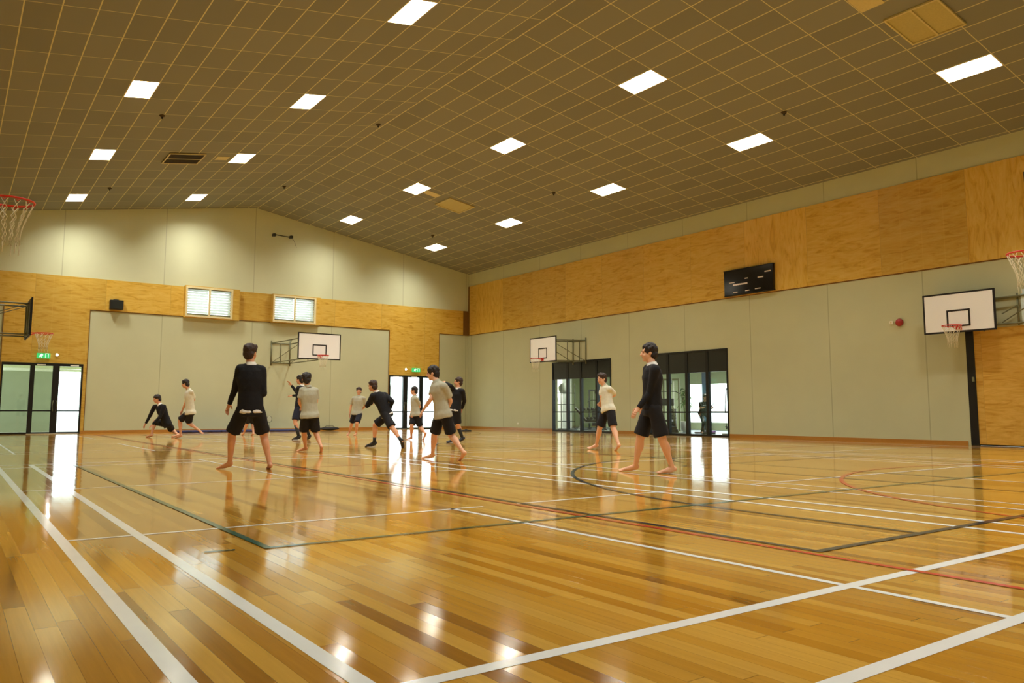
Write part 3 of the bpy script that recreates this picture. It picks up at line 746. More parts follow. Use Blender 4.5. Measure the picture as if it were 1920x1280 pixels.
m = MB(); m.box((-1.56, -.42, .10), (-1.34, -.385, .88)); m.box((-1.54, -.45, .86), (-1.36, -.385, 1.0)); m.build('mount_plate', plain('pale_blue_plate', srgb(214, 236, 238), .3), h_, bevel=.006)
hoop('hoop seen edge-on in front of the plywood panel over the doors', (1.72, 26.05, 2.93), -PI / 2, mount_straight(1.72 - X0, off=0))
hoop('close hoop with bright red rim and long white net high beside the camera', (.015, 9.73, 2.93), -PI / 2, mount_straight(.015 - X0))
hoop('close hoop at the camera end whose net hangs before the plywood side wall', (12.13, 4.22, 2.93), 0, mount_straight(4.22 - Y0))
# ------------------------------------------------------------------ fitness room behind the glazed screens
FX0, FX1, FY0, FY1, FZ = R + .28, 29.6, 12.5, 34.6, 3.1
M['fwall'] = plain('pale_green_wall', srgb(196, 206, 170), .8)
M['ffloor'] = plain('dark_rubber_floor', srgb(70, 80, 88), .35)
m = MB(); m.box((FX0, FY0, -.15), (FX1, FY1, 0)); structure(m.build('floor_fitness', M['ffloor']))
m = MB(); m.box((FX0, FY0, FZ), (FX1 + .3, FY1 + .3, FZ + .2)); structure(m.build('ceiling_fitness', M['white']))
m = MB()
for a, b, c, d in cells(FY0, FY1, 0, FZ, [(14.0, 20.2, .55, 2.20), (20.35, 26.6, .35, 2.20)]): m.box((FX1, a, c), (FX1 + .25, b, d))
structure(m.build('wall_fitness', M['fwall']))
m = MB(); m.box((FX0, FY1, 0), (FX1 + .25, FY1 + .25, FZ)); m.box((FX0, FY0 - .25, 0), (FX1 + .25, FY0, FZ)); structure(m.build('wall_fitness_end', M['fwall']))
m = MB()
for y in (14.0, 15.9, 18.0, 20.2, 20.35, 22.2, 24.0, 26.56): m.box((FX1 - .02, y, .55), (FX1 + .06, y + .05, 2.2))
m.box((FX1 - .02, 14, .86), (FX1 + .05, 26.6, .90)); structure(m.build('window_5', M['white']))
m = MB(); m.box((FX1 - .15, 25.05, 0), (FX1 - .02, 25.45, FZ)); structure(m.build('trim_1', plain('blue_column', srgb(60, 104, 140), .5)))
m = MB(); m.box((26.3, 32.2, 0), (26.95, 32.9, FZ)); structure(m.build('trim_2', M['white']))
m = MB(); m.box((27.2, 26.9, 0), (27.5, 27.2, FZ)); structure(m.build('trim_3', plain('green_column', srgb(96, 124, 84), .5)))
lab_l = ('added ceiling lamp of the fitness room above the dumbbell rack', 'added ceiling lamp of the fitness room above the exercise bikes', 'added ceiling lamp of the fitness room close to the exercise balls')  # unseen lamps, added to brighten the fitness room
for (x, y), lb in zip(((25.2, 27.5), (25.2, 20.5), (25.0, 32.0)), lab_l):
    t = thing('ceiling_light', lb, 'ceiling light', (x, y, FZ), group='added fitness room ceiling lamps')
    m = MB(); m.box((-.6, -.3, -.06), (.6, .3, 0)); m.build('housing', M['lampbox'], t); m = MB(); m.box((-.58, -.28, -.075), (.58, .28, -.061)); m.build('diffuser', M['lamp2'], t)
M['ball_s'] = plain('silver_ball', srgb(206, 206, 196), .3, var=.02); M['ball_d'] = plain('dark_ball', srgb(44, 46, 52), .35, var=.02)
M['foam'] = plain('black_vinyl', srgb(26, 27, 30), .45); M['redp'] = plain('purple_plastic', srgb(110, 60, 130), .4); M['teal'] = plain('teal_plastic', srgb(40, 120, 130), .4)
def ex_ball(label, x, y, z, r, mat):
    t = thing('exercise_ball', label, 'exercise ball', (x, y, z), group='exercise balls on the fitness room rack')
    m = MB(); m.ball((0, 0, 0), r, nu=28, nv=18)
    m.build('shell', mat, t)
    m = MB(); m.tube((0, -r - .004, 0), (0, -r + .01, 0), .014); m.build('valve', M['ink'], t)
ex_ball('large silver exercise ball, upper of the two pale ones on the rack', 24.0, 29.25, 1.978, .27, M['ball_s'])
ex_ball('silver exercise ball on the lower shelf of the rack', 23.3, 29.25, 1.422, .26, M['ball_s'])
ex_ball('dark exercise ball on the top shelf beside the frame', 23.3, 29.25, 1.94, .24, M['ball_d'])
t = thing('ball_rack', 'steel tube rack holding exercise balls behind the glazed screen', 'rack', (23.65, 29.25, 0))
m = MB()
for x in (-.85, 0.0, .85):
    for y in (-.2, .2): m.tube((x, y, 0), (x, y, 2.2), .02)
for z in (.4, 1.20, 1.745):
    for y in (-.16, .16):
        m.tube((-.85, y, z), (.85, y, z), .016)
m.build('uprights', M['steeld'], t)
m = MB(); m.box((-.9, -.26, 0), (.9, -.2, .05)); m.box((-.9, .2, 0), (.9, .26, .05)); m.build('base_rail', M['steeld'], t)
# dumbbell rack and its dumbbells
t = thing('dumbbell_rack', 'two-tier black dumbbell rack in the fitness room', 'rack', (24.9, 27.6, 0))
m = MB()
for y in (-1.1, 0, 1.1): m.box((-.25, y - .03, 0), (-.19, y + .03, 1.0)); m.box((.19, y - .03, 0), (.25, y + .03, .75)); m.box((-.25, y - .03, 0), (.3, y + .03, .05))
m.build('uprights', M['steeld'], t)
for z, x in ((.46, .12), (.90, -.08)):
    m = MB(); m.box((x - .16, -1.15, z), (x + .16, 1.15, z + .03)); m.build('shelf', M['steeld'], t)
def dumbbell(): 
    t = thing('dumbbell', 'x', 'dumbbell', (0, 0, 0), group='black dumbbells on the two-tier rack')
    m = MB(); m.tube((-.07, 0, 0), (.07, 0, 0), .016); m.build('handle', M['steel'], t)
    for s_ in (-1, 1):
        m = MB(); m.tube((s_ * .06, 0, 0), (s_ * .15, 0, 0), .062, n=6); m.build('weight', M['foam'], t)
    return t
db = dumbbell(); k = 0
for z, x in ((.46, .12), (.90, -.08)):
    for i in range(8):
        loc = (24.9 + x, 27.6 - .98 + .28 * i, z + .03 + .060)
        lb = 'black hexagonal dumbbell on the %s shelf of the rack' % ('lower' if z < .6 else 'upper')
        g = 'black dumbbells on the %s shelf of the rack' % ('lower' if z < .6 else 'upper')
        if k == 0: db.location = loc; db['label'] = lb; db['group'] = g
        else: dup(db, loc, lb, None, g)
        k += 1
def bench(label, loc, rz):
    t = thing('weight_bench', label, 'bench', loc, rz, 'padded weight benches')
    m = MB(); m.box((-.14, -.55, .42), (.14, .1, .50)); m.build('seat', M['foam'], t, bevel=.02)
    m = MB(); m.box((-.14, 0, 0), (.14, .75, .08), M=Matrix.Translation((0, .12, .44)) @ Matrix.Rotation(math.radians(50), 4, 'X')); m.build('backrest', M['foam'], t, bevel=.02)
    m = MB(); m.tube((0, -.5, .41), (0, .35, .38), .03); m.tube((0, -.5, .41), (0, -.5, .03), .03); m.tube((0, .3, .38), (0, .45, .03), .03); m.tube((-.25, -.5, .03), (.25, -.5, .03), .03); m.tube((-.25, .45, .03), (.25, .45, .03), .03); m.tube((0, .3, .38), (0, .42, .80), .02)
    m.build('bench_frame', M['white'], t)
bench('white-framed weight bench in front of the dumbbell rack', (23.2, 26.6, 0), .7)
bench('white-framed weight bench beside the cable tower', (23.1, 24.9, 0), -.5)
def tower(label, loc, rz, h=2.25, mat='steel'):
    t = thing('cable_machine', label, 'gym machine', loc, rz, 'weight machines of the fitness room')
    m = MB()
    for s_ in (-.32, .32): m.box((s_ - .04, -.04, 0), (s_ + .04, .04, h)); m.box((s_ - .04, -.5, 0), (s_ + .04, .5, .07))
    m.box((-.36, -.05, h - .08), (.36, .05, h)); m.box((-.05, -.7, h - .08), (.05, .05, h)); m.build('uprights', M[mat], t)
    m = MB()
    for i in range(14): m.box((-.18, -.06, .12 + i * .062), (.18, .06, .12 + i * .062 + .055))
    m.build('weight_stack', M['ink'], t)
    m = MB(); m.tube((-.1, 0, .1), (-.1, 0, h - .1), .012); m.tube((.1, 0, .1), (.1, 0, h - .1), .012); m.build('guide_rods', M['white'], t)
    m = MB(); m.tube((-.03, -.66, h - .13), (.03, -.66, h - .13), .09, n=20); m.tube((-.03, -.05, h - .13), (.03, -.05, h - .13), .09, n=20); m.build('pulley', M['ink'], t)
    m = MB(); m.tube((0, -.75, h - .13), (0, -.75, h - .55), .005); m.path([(-.5, -.75, h - .66), (-.3, -.75, h - .56), (.3, -.75, h - .56), (.5, -.75, h - .66)], .016); m.build('pull_bar', M['steeld'], t)
    m = MB(); m.box((-.16, -.95, .46), (.16, -.58, .54)); m.tube((0, -.76, .46), (0, -.76, 0), .03); m.tube((0, -.76, .03), (0, 0, .03), .03); m.build('seat', M['foam'], t, bevel=.015)
tower('pale cable tower with hanging bar seen beside the green column', (24.7, 23.0, 0), -1.0)
tower('dark cable tower behind the dumbbell rack', (27.2, 30.6, 0), -.6, 2.0, 'steeld')
def bike(label, loc, rz, mat='ink', sc=1):
    t = thing('exercise_bike', label, 'exercise bike', loc, rz, 'exercise bikes by the fitness room window')
    m = MB(); m.tube((0, -.5, .05), (0, .5, .05), .03); m.tube((-.25, -.5, .03), (.25, -.5, .03), .03); m.tube((-.25, .5, .03), (.25, .5, .03), .03); m.tube((0, -.1, .05), (0, -.22, .85), .03); m.tube((0, .2, .05), (0, .38, 1.08), .03); m.tube((0, -.12, .35), (0, .27, .5), .03); m.build('bike_frame', M[mat], t)
    m = MB(); m.tube((-.03, .32, .30), (.03, .32, .30), .22, n=28); m.build('flywheel', M['steeld'], t)
    m = MB(); m.ell((0, -.25, .90), ((.11, 0, 0), (0, .14, 0), (0, 0, .04))); m.build('saddle', M['foam'], t)
    m = MB(); m.path([(-.2, .52, 1.18), (-.2, .36, 1.10), (.2, .36, 1.10), (.2, .52, 1.18)], .016); m.box((-.09, .40, 1.12), (.09, .44, 1.26)); m.build('handlebar', M['foam'], t)
    m = MB(); m.tube((-.14, .05, .30), (.14, .05, .30), .012); m.tube((.12, .05, .30), (.12, .14, .16), .012); m.tube((-.12, .05, .30), (-.12, -.04, .44), .012); m.box((.1, .10, .14), (.2, .18, .17)); m.box((-.2, -.08, .43), (-.1, 0, .46)); m.build('pedals', M['steeld'], t)
bike('black exercise bike under the person by the bright window', (24.3, 20.9, 0), 2.6)
bike('teal exercise bike by the far end of the bright window', (26.6, 20.2, 0), 2.4, 'teal')
bike('purple exercise bike between the other two', (25.7, 21.9, 0), 2.2, 'redp')
def treadmill(label, loc, rz):
    t = thing('treadmill', label, 'treadmill', loc, rz, 'treadmills of the fitness room')
    m = MB(); m.box((-.40, -.95, .05), (.40, .85, .18)); m.build('deck', M['steeld'], t, bevel=.02)
    m = MB(); m.box((-.25, -.93, .18), (.25, .7, .19)); m.build('belt', M['ink'], t)
    for s_ in (-1, 1):
        m = MB(); m.path([(s_ * .37, .72, .15), (s_ * .37, .62, .9), (s_ * .36, .58, 1.15)], .03); m.path([(s_ * .36, .58, 1.02), (s_ * .36, .15, .96)], .02); m.build('handrail', M['steel'], t)
    m = MB(); m.box((-.36, .52, 1.10), (.36, .68, 1.38)); m.build('console', M['foam'], t, bevel=.02)
    m = MB(); m.box((-.36, .55, .15), (.36, .85, .30)); m.build('motor_cover', M['foam'], t, bevel=.03)
treadmill('dark treadmill at the window end of the fitness room', (23.0, 17.0, 0), 2.2)
treadmill('dark treadmill beside the pale cable tower', (23.0, 22.2, 0), 2.9)
def elliptical(label, loc, rz):
    t = thing('elliptical_trainer', label, 'gym machine', loc, rz)
    m = MB(); m.tube((0, -.8, .05), (0, .7, .05), .035); m.tube((-.3, -.8, .03), (.3, -.8, .03), .03); m.tube((-.3, .7, .03), (.3, .7, .03), .03); m.tube((0, .45, .05), (0, .35, 1.45), .035); m.build('base_frame', M['steel'], t)
    m = MB(); m.tube((-.06, -.5, .35), (.06, -.5, .35), .30, n=28); m.build('flywheel', M['foam'], t)
    for s_ in (-1, 1):
        m = MB(); m.path([(s_ * .25, -.5, .35 + s_ * .12), (s_ * .25, .25, .22), (s_ * .25, .40, .9), (s_ * .24, .35 - s_ * .15, 1.75)], .02); m.build('swing_arm', M['steeld'], t)
        m = MB(); m.box((s_ * .25 - .08, -.2, .28), (s_ * .25 + .08, .18, .31)); m.build('pedal', M['foam'], t)
    m = MB(); m.box((-.14, .30, 1.40), (.14, .37, 1.60)); m.build('console', M['foam'], t, bevel=.01)
elliptical('tall elliptical trainer silhouetted in the last pane by the bright window', (24.2, 19.35, 0), 2.0)
t = thing('potted_palm', 'leafy potted palm high behind the glazed screen', 'plant', (26.2, 23.6, 0))
m = MB(); m.lathe([(.16, 0), (.24, .42), (.25, .45), (.2, .44)], 24); m.build('pot', M['white'], t)
m = MB()
for k in range(5): m.path([(.03 * math.cos(k * 1.3), .03 * math.sin(k * 1.3), .4), (.08 * math.cos(k * 1.3), .08 * math.sin(k * 1.3), 1.2), (.2 * math.cos(k * 1.3), .2 * math.sin(k * 1.3), 1.75)], .014, 6)
m.build('stem', plain('plant_stem', srgb(96, 110, 50), .6), t)
m = MB()
for k in range(26):
    an = k * 2.4; h0 = 1.1 + .75 * ((k * 7) % 26) / 26; r_ = .42 + .12 * math.sin(k * 3); c, s_ = math.cos(an), math.sin(an)
    pr = None
    for i in range(7):
        q = i / 6; w = .05 * math.sin(PI * (q * .9 + .08)); p = V((c * r_ * q, s_ * r_ * q, h0 + .35 * q - .55 * q * q)); n_ = V((-s_, c, 0)) * w
        cur = (p - n_, p + n_ + V((0, 0, .01)))
        if pr: m.quad([pr[0], pr[1], cur[1], cur[0]])
        pr = cur
m.build('leaves', plain('palm_leaf', srgb(70, 110, 44), .5), t)

# ------------------------------------------------------------------ people
M['skin'] = plain('skin', srgb(214, 158, 122), .55, var=.04, scale=12); M['skin2'] = plain('skin_lighter', srgb(222, 172, 138), .55, var=.04, scale=12)
M['hair'] = plain('dark_hair', srgb(30, 20, 16), .6, scale=60, var=.3, bump=.6); M['hair2'] = plain('brown_hair', srgb(52, 32, 20), .6, scale=60, var=.3, bump=.6)
M['navy'] = plain('navy_wool', srgb(10, 11, 18), .9, scale=50, bump=.4); M['short'] = plain('black_shorts_cloth', srgb(12, 11, 17), .85, scale=20, bump=.3)
M['shortb'] = plain('navy_shorts_cloth', srgb(14, 17, 36), .85, scale=20, bump=.3)
M['polo'] = plain('grey_polo_cloth', srgb(172, 172, 152), .85, scale=20, bump=.3); M['polow'] = plain('pale_polo_cloth', srgb(212, 210, 188), .85, scale=20, bump=.3)
M['shirtw'] = plain('white_shirt_cloth', srgb(228, 228, 224), .8, bump=.2); M['eye'] = plain('eye_dark', srgb(24, 18, 16), .3); M['lip'] = plain('lip', srgb(176, 104, 88), .5)
M['shoe'] = plain('dark_shoe', srgb(26, 28, 30), .5); M['sock'] = plain('dark_sock', srgb(40, 46, 46), .9); M['sole'] = plain('white_sole', srgb(206, 206, 200), .6)

def remeshed(mb, name, mat, parent, voxel=.013, smooth=5, wrinkle=0, seed=0):
    o = mb.build('tmp_shape', mat, None)
    r = o.modifiers.new('r', 'REMESH'); r.mode = 'VOXEL'; r.voxel_size = voxel; r.use_smooth_shade = True
    s_ = o.modifiers.new('s', 'SMOOTH'); s_.factor = .5; s_.iterations = smooth
    dg = bpy.context.evaluated_depsgraph_get(); dg.update()
    me = bpy.data.meshes.new_from_object(o.evaluated_get(dg), preserve_all_data_layers=False, depsgraph=dg)
    me.name = name
    old = o.data; bpy.data.objects.remove(o); bpy.data.meshes.remove(old)
    if wrinkle:
        for v in me.vertices:
            c = v.co
            if wrinkle < 0:      # locks of hair
                n = noise.noise(V((c.x * 34 + seed, c.y * 34, c.z * 22))) + .35; v.co += v.normal * n * -wrinkle; continue
            n = noise.noise(V((c.x * 9 + seed, c.y * 9, c.z * 5))) + .5 * noise.noise(V((c.x * 22, c.y * 22 + seed, c.z * 13)))
            v.co += v.normal * n * wrinkle
    me.materials.clear(); me.materials.append(mat)
    for p in me.polygons: p.use_smooth = True
    q = bpy.data.objects.new(name, me); COL.objects.link(q); q.parent = parent
    return q
def lerp(a, b, t): return a + (b - a) * t
def limb(m, a, b, prof, n=14):
    """round tapered limb a->b with radii at even spacing and rounded ends"""
    k = len(prof)
    for i in range(k - 1): m.tube(lerp(a, b, i / (k - 1)), lerp(a, b, (i + 1) / (k - 1)), prof[i], prof[i + 1], n)
    for i in range(k): m.ball(lerp(a, b, i / (k - 1)), prof[i] * .995, nu=12, nv=8)

def person(label, P, top='sweater', shoes=False, hair='hair', shorts='short', look=None, polo='polo', tail=True, messy=1.0, female=False, trousers=None, skin='skin', grp=None, fist=.55):
    J = {k: V(v) for k, v in P.items() if k not in ('h', 'face')}
    h = P['h']; face = V((*P['face'], 0)).normalized(); S = h / 1.77
    for s_ in 'lr':      # feet point where the body goes
        d = J[s_ + 't'] - J[s_ + 'a']
        if d.dot(face) < 0 and J[s_ + 'a'].z < .14:
            J[s_ + 't'] = V((J[s_ + 'a'].x + face.x * .17, J[s_ + 'a'].y + face.y * .17, .02))
    base = V(((J['la'].x + J['ra'].x) / 2, (J['la'].y + J['ra'].y) / 2, 0))
    low = min(J['la'].z - .075 * S, J['ra'].z - .075 * S, J['lt'].z - .022, J['rt'].z - .022)
    base.z = 0
    for k in J: J[k] = J[k] - base - V((0, 0, max(low, -.05) if low < 0 or low > 0.0 else 0))
    root = thing('person', label, 'person', tuple(base), group=grp)
    hipm = (J['lh'] + J['rh']) / 2; up = (J['nk'] - hipm).normalized()
    rt = (J['rs'] - J['ls']).normalized(); rt = (rt - up * rt.dot(up)).normalized(); fw = up.cross(rt)
    rh = (J['rh'] - J['lh']); rh = (rh - up * rh.dot(up)).normalized(); fh = up.cross(rh)
    # ---- body
    m = MB()
    chest = lerp(hipm, J['nk'], .70); waist = lerp(hipm, J['nk'], .36)
    m.loft([(hipm - up * .07 * S, rh * .12 * S, fh * .085 * S), (hipm + up * .03 * S, rh * .155 * S, fh * .11 * S), (waist, rh * .125 * S, fh * .09 * S),
            (chest, rt * .155 * S, fw * .105 * S), (lerp(hipm, J['nk'], .88), rt * .15 * S, fw * .085 * S), (J['nk'] - up * .005, rt * .06 * S, fw * .055 * S)])
    for s_ in 'lr':
        sh = J[s_ + 's']
        limb(m, J['nk'] - up * .05 * S, sh, [.055 * S, .052 * S, .05 * S])
        limb(m, sh, J[s_ + 'e'], [.050 * S, .046 * S, .043 * S, .038 * S]); limb(m, J[s_ + 'e'], J[s_ + 'w'], [.038 * S, .040 * S, .033 * S, .025 * S])
        hp, kn, an, to = J[s_ + 'h'], J[s_ + 'k'], J[s_ + 'a'], J[s_ + 't']
        limb(m, hp, kn, [.090 * S, .088 * S, .074 * S, .060 * S])
        d = (an - kn).normalized(); back = -(fh - d * fh.dot(d)).normalized()
        limb(m, kn, an, [.058 * S, .056 * S, .048 * S, .038 * S, .034 * S]); m.ell(lerp(kn, an, .28) + back * .018 * S, (back * .053 * S, back.cross(d) * .052 * S, d * .12 * S))
        # foot
        fd = (to - an); fz = fd.normalized(); side = fz.cross(d).normalized() if fz.cross(d).length > .1 else rh
        heel = an + d * .035 * S - fz * .022 * S
        m.ell(heel, (fz * .042 * S, side * .033 * S, d * .036 * S))
        solez = lambda p, r: V((p.x, p.y, max(p.z, r)))
        mid = solez(lerp(an + d * .03 * S, to, .5), .03); ball_ = solez(to, .020)
        m.tube(heel, mid, .034 * S, .034 * S, 12); m.ball(mid, .036 * S); m.tube(mid, ball_, .034 * S, .022 * S, 12)
        m.ell(ball_, (fz * .04 * S, side * .042 * S, V((0, 0, 1)) * .020 * S)); m.tube(an, mid, .031 * S, .032 * S, 12)
        td = V((fz.x, fz.y, fz.z * .3)).normalized()
        for q in range(5):
            tp = ball_ + side * (q - 2) * .0165 * S; m.tube(tp, solez(tp + td * (.058 - .005 * abs(q - 1)) * S, .010), .0095 * S, .0085 * S, 8)
    # head
    hu = (J['hd'] - J['nk']).normalized(); hu = (hu * .6 + V((0, 0, 1)) * .5).normalized()
    hf = V(look).normalized() if look is not None else (face * .9 + V((0, 0, .0)))
    hf = (hf - hu * hf.dot(hu) * .7).normalized(); hr = hf.cross(V((0, 0, 1))).normalized(); hu2 = hr.cross(hf).normalized()
    k = S * 1.04; H = J['hd'] - hu2 * .004 * S
    def hp_(r_, f_, u_): return H + hr * r_ * k + hf * f_ * k + hu2 * u_ * k
    m.tube(J['nk'] - up * .03, hp_(0, -.02, -.06), .058 * k, .052 * k, 14)
    m.ell(hp_(0, -.012, .028), (hr * .076 * k, hf * .095 * k, hu2 * .088 * k), 18, 12)
    m.ell(hp_(0, .018, -.035), (hr * .062 * k, hf * .072 * k, hu2 * .082 * k), 18, 12)
    m.ell(hp_(0, .060, -.095), (hr * .028 * k, hf * .024 * k, hu2 * .020 * k))
    m.tube(hp_(0, .088, .012), hp_(0, .108, -.022), .009 * k, .014 * k, 8); m.ball(hp_(0, .106, -.024), .014 * k)
    for s_ in (-1, 1):
        m.ell(hp_(s_ * .077, -.012, -.008), (hr * .010 * k, (hf * .85 - hu2 * .2) * .019 * k, hu2 * .030 * k)); m.ell(hp_(s_ * .036, .066, -.03), (hr * .022 * k, hf * .018 * k, hu2 * .02 * k))
        m.ell(hp_(s_ * .03, .080, .026), (hr * .024 * k, hf * .010 * k, hu2 * .008 * k))
    # palms
    hands = []
    for s_ in 'lr':
        w_, e_ = J[s_ + 'w'], J[s_ + 'e']; d = (w_ - e_).normalized()
        inw = (hipm - w_); inw = inw - d * inw.dot(d); inw = inw.normalized() if inw.length > .02 else fw     # palm faces the body
        sd = d.cross(inw).normalized()                                                                   # across the knuckles
        if sd.dot(fw) < 0: sd = -sd                                                                      # thumb to the front
        pc = w_ + d * .048 * S
        m.tube(w_ - d * .01, w_ + d * .03 * S, .024 * S, .026 * S, 10)
        m.ell(pc, (d * .052 * S, sd * .040 * S, inw * .016 * S), 14, 9); hands.append((w_, d, inw, sd))
    body = remeshed(m, 'body', M[skin], root, .0125, 3)
    # fingers grow out of the palm and stay separate; they join the same body mesh
    bm = bmesh.new(); bm.from_mesh(body.data); mm = MB(); mm.bm.free(); mm.bm = bm
    for w_, d, inw, sd in hands:
        for q, (ln, off) in enumerate(((.072, .029), (.080, .010), (.075, -.010), (.060, -.028))):
            a0 = w_ + d * .080 * S + sd * off * S; c1 = fist * .55 + q * .05; p = a0; dirv = d
            for i, fr in enumerate((.45, .32, .23)):
                an = c1 * (i + .5); dirv = (d * math.cos(an) + inw * math.sin(an)).normalized(); e2 = p + dirv * ln * fr * S * 1.1
                mm.tube(p, e2, (.0092 - .0008 * i) * S, (.0084 - .0009 * i) * S, 8); mm.ball(e2, (.0084 - .0009 * i) * S, nu=8, nv=6); p = e2
        a0 = w_ + d * .022 * S + sd * .030 * S; b0 = a0 + (d * .6 + sd * .7 + inw * .3).normalized() * .036 * S; c0 = b0 + (d * .85 + sd * .25 + inw * .35).normalized() * .028 * S
        mm.tube(a0, b0, .0125 * S, .010 * S, 8); mm.ball(b0, .010 * S, nu=8, nv=6); mm.tube(b0, c0, .010 * S, .0085 * S, 8); mm.ball(c0, .0085 * S, nu=8, nv=6)
    bm.to_mesh(body.data); bm.free()
    for p in body.data.polygons: p.use_smooth = True
    # eyes, mouth
    for s_ in (-1, 1):
        m = MB(); m.ell(hp_(s_ * .031, .079, .010), (hr * .013 * k, hf * .007 * k, hu2 * .006 * k), 10, 6); m.build('eye', M['eye'], root)
        m = MB(); m.ell(hp_(s_ * .032, .087, .030), (hr * .018 * k, hf * .004 * k, hu2 * .0035 * k), 10, 6); m.build('eyebrow', M[hair], root)
    m = MB(); m.ell(hp_(0, .088, -.058), (hr * .024 * k, hf * .006 * k, hu2 * .006 * k), 12, 6); m.build('mouth', M['lip'], root)
    # hair
    m = MB()
    m.ell(hp_(0, -.026, .046), (hr * .088 * k, hf * .100 * k, hu2 * .088 * k), 20, 14)
    m.ell(hp_(0, -.060, -.014), (hr * .078 * k, hf * .056 * k, hu2 * .088 * k), 16, 12)
    rnd = random.Random(int(h * 1000) + len(label))
    for q in range(int(22 * messy)):
        an = rnd.uniform(0, 2 * PI); el = rnd.uniform(.25, 1.35); dv = hr * math.cos(an) * math.cos(el) + hf * math.sin(an) * math.cos(el) + hu2 * math.sin(el)
        c_ = hp_(0, -.022, .040) + V([dv.x, dv.y, dv.z]) * .082 * k
        if (c_ - H).dot(hf) > .07 * k and (c_ - H).dot(hu2) < .07 * k: continue
        m.ell(c_, (hr * .026 * k, hf * .026 * k, hu2 * .02 * k), 10, 7)
    for q in range(6): m.ell(hp_((q - 2.5) * .025, .058 - abs(q - 2.5) * .012, .078 + .010 * (q % 2)), (hr * .020 * k, hf * .020 * k, hu2 * (.020 + .008 * (q % 3)) * k), 10, 7)
    if female: m.ell(hp_(0, -.12, .05), (hr * .04 * k, hf * .04 * k, hu2 * .04 * k)); 
    remeshed(m, 'hair', M[hair], root, .0095, 1, -.011 * min(messy, 1.3), seed=len(label))
    # ---- clothes
    long_ = top == 'sweater'; cm = M['navy'] if long_ else M[polo]
    m = MB(); g = .030 * S if long_ else .030 * S; hem = -.02 * S if long_ else -.075 * S; xr = 0 if long_ else .024 * S
    m.loft([(hipm + up * hem, rh * (.165 * S + g * .4 + xr), fh * (.118 * S + g * .4 + xr * 1.3)), (hipm + up * (.0 * S), rh * (.165 * S + g * .5 + xr), fh * (.115 * S + g * .6 + xr)), (hipm + up * (.07 * S), rh * (.160 * S + g * .5), fh * (.112 * S + g * .6)), (waist + up * .02, rt * (.148 * S + g * .6), fw * (.104 * S + g * .5)),
            (chest, rt * (.160 * S + g), fw * (.108 * S + g)), (lerp(hipm, J['nk'], .88), rt * (.150 * S + g), fw * (.086 * S + g)), (J['nk'] + up * .0, rt * (.066 * S), fw * (.064 * S))], 22)
    for s_ in 'lr':
        sh, el, wr = J[s_ + 's'], J[s_ + 'e'], J[s_ + 'w']
        limb(m, J['nk'] - up * .045 * S, sh, [.068 * S, .070 * S, .070 * S])
        if long_:
            limb(m, sh, el, [.070 * S, .066 * S, .060 * S, .055 * S]); m.tube(el, lerp(el, wr, .93), .052 * S, .037 * S, 14); m.ball(lerp(el, wr, .4), .048 * S)
        else:
            m.tube(sh, lerp(sh, el, .72), .066 * S, .074 * S, 16); m.ball(sh, .066 * S)
    topo = remeshed(m, 'sweater' if long_ else 'polo_shirt', cm, root, .0135, 4, .007 * S, seed=len(label))
    # collar
    m = MB(); c0 = J['nk'] + up * .012 * S; nd = (hp_(0, -.02, -.06) - J['nk']).normalized()
    cr_ = rt; cf = nd.cross(cr_).normalized() * -1 if False else fw
    ring = []
    for q in range(25):
        an = 2 * PI * q / 24; ring.append((cr_ * math.cos(an) + cf * math.sin(an), math.sin(an)))
    for (a, sa), (b, sb) in zip(ring, ring[1:]):
        lo0, lo1 = c0 + a * .078 * S - up * (.010 + .022 * max(sa, 0)) * S, c0 + b * .078 * S - up * (.010 + .022 * max(sb, 0)) * S
        hi0, hi1 = c0 + a * .064 * S + nd * (.036 - .02 * max(sa, 0)) * S, c0 + b * .064 * S + nd * (.036 - .02 * max(sb, 0)) * S
        m.quad([lo0, lo1, hi1, hi0]); m.quad([hi0, hi1, hi1 - a * .004 - nd * .02, hi0 - a * .004 - nd * .02])
    m.build('collar', M['shirtw'] if long_ else M[polo], root)
    if long_ and tail:
        m = MB(); m.loft([(hipm - up * .050 * S, rh * .183 * S, fh * .138 * S), (hipm + up * .0 * S, rh * .170 * S, fh * .122 * S)], 26)
        remeshed(m, 'shirt_tail', M['shirtw'], root, .013, 2, .022, seed=5 + len(label))
    if long_:
        for s_ in 'lr':
            el, wr = J[s_ + 'e'], J[s_ + 'w']
            m = MB(); m.tube(lerp(el, wr, .90), lerp(el, wr, .975), .0345 * S, .0345 * S, 16); m.build('cuff', M['navy'] if s_ == 'l' else M['navy'], root)
    # shorts
    m = MB(); top_z = .03 * S if long_ else .02 * S
    m.loft([(hipm + up * top_z, rh * .158 * S, fh * .112 * S), (hipm - up * .05 * S, rh * .172 * S, fh * .128 * S), (hipm - up * .10 * S, rh * .160 * S, fh * .120 * S)], 24)
    for s_ in 'lr':
        hp, kn = J[s_ + 'h'], J[s_ + 'k']
        end = .90 if not trousers else 1.0
        o_ = hp - (hipm - hp) * .10
        m.tube(hp, lerp(hp, kn, end), .098 * S, .104 * S if not trousers else .07 * S, 20); m.ball(hp, .098 * S)
        if trousers: limb(m, kn, J[s_ + 'a'], [.07 * S, .06 * S, .05 * S])
    remeshed(m, 'shorts' if not trousers else 'leggings', M[shorts], root, .0135, 4, .009 * S, seed=11 + len(label))
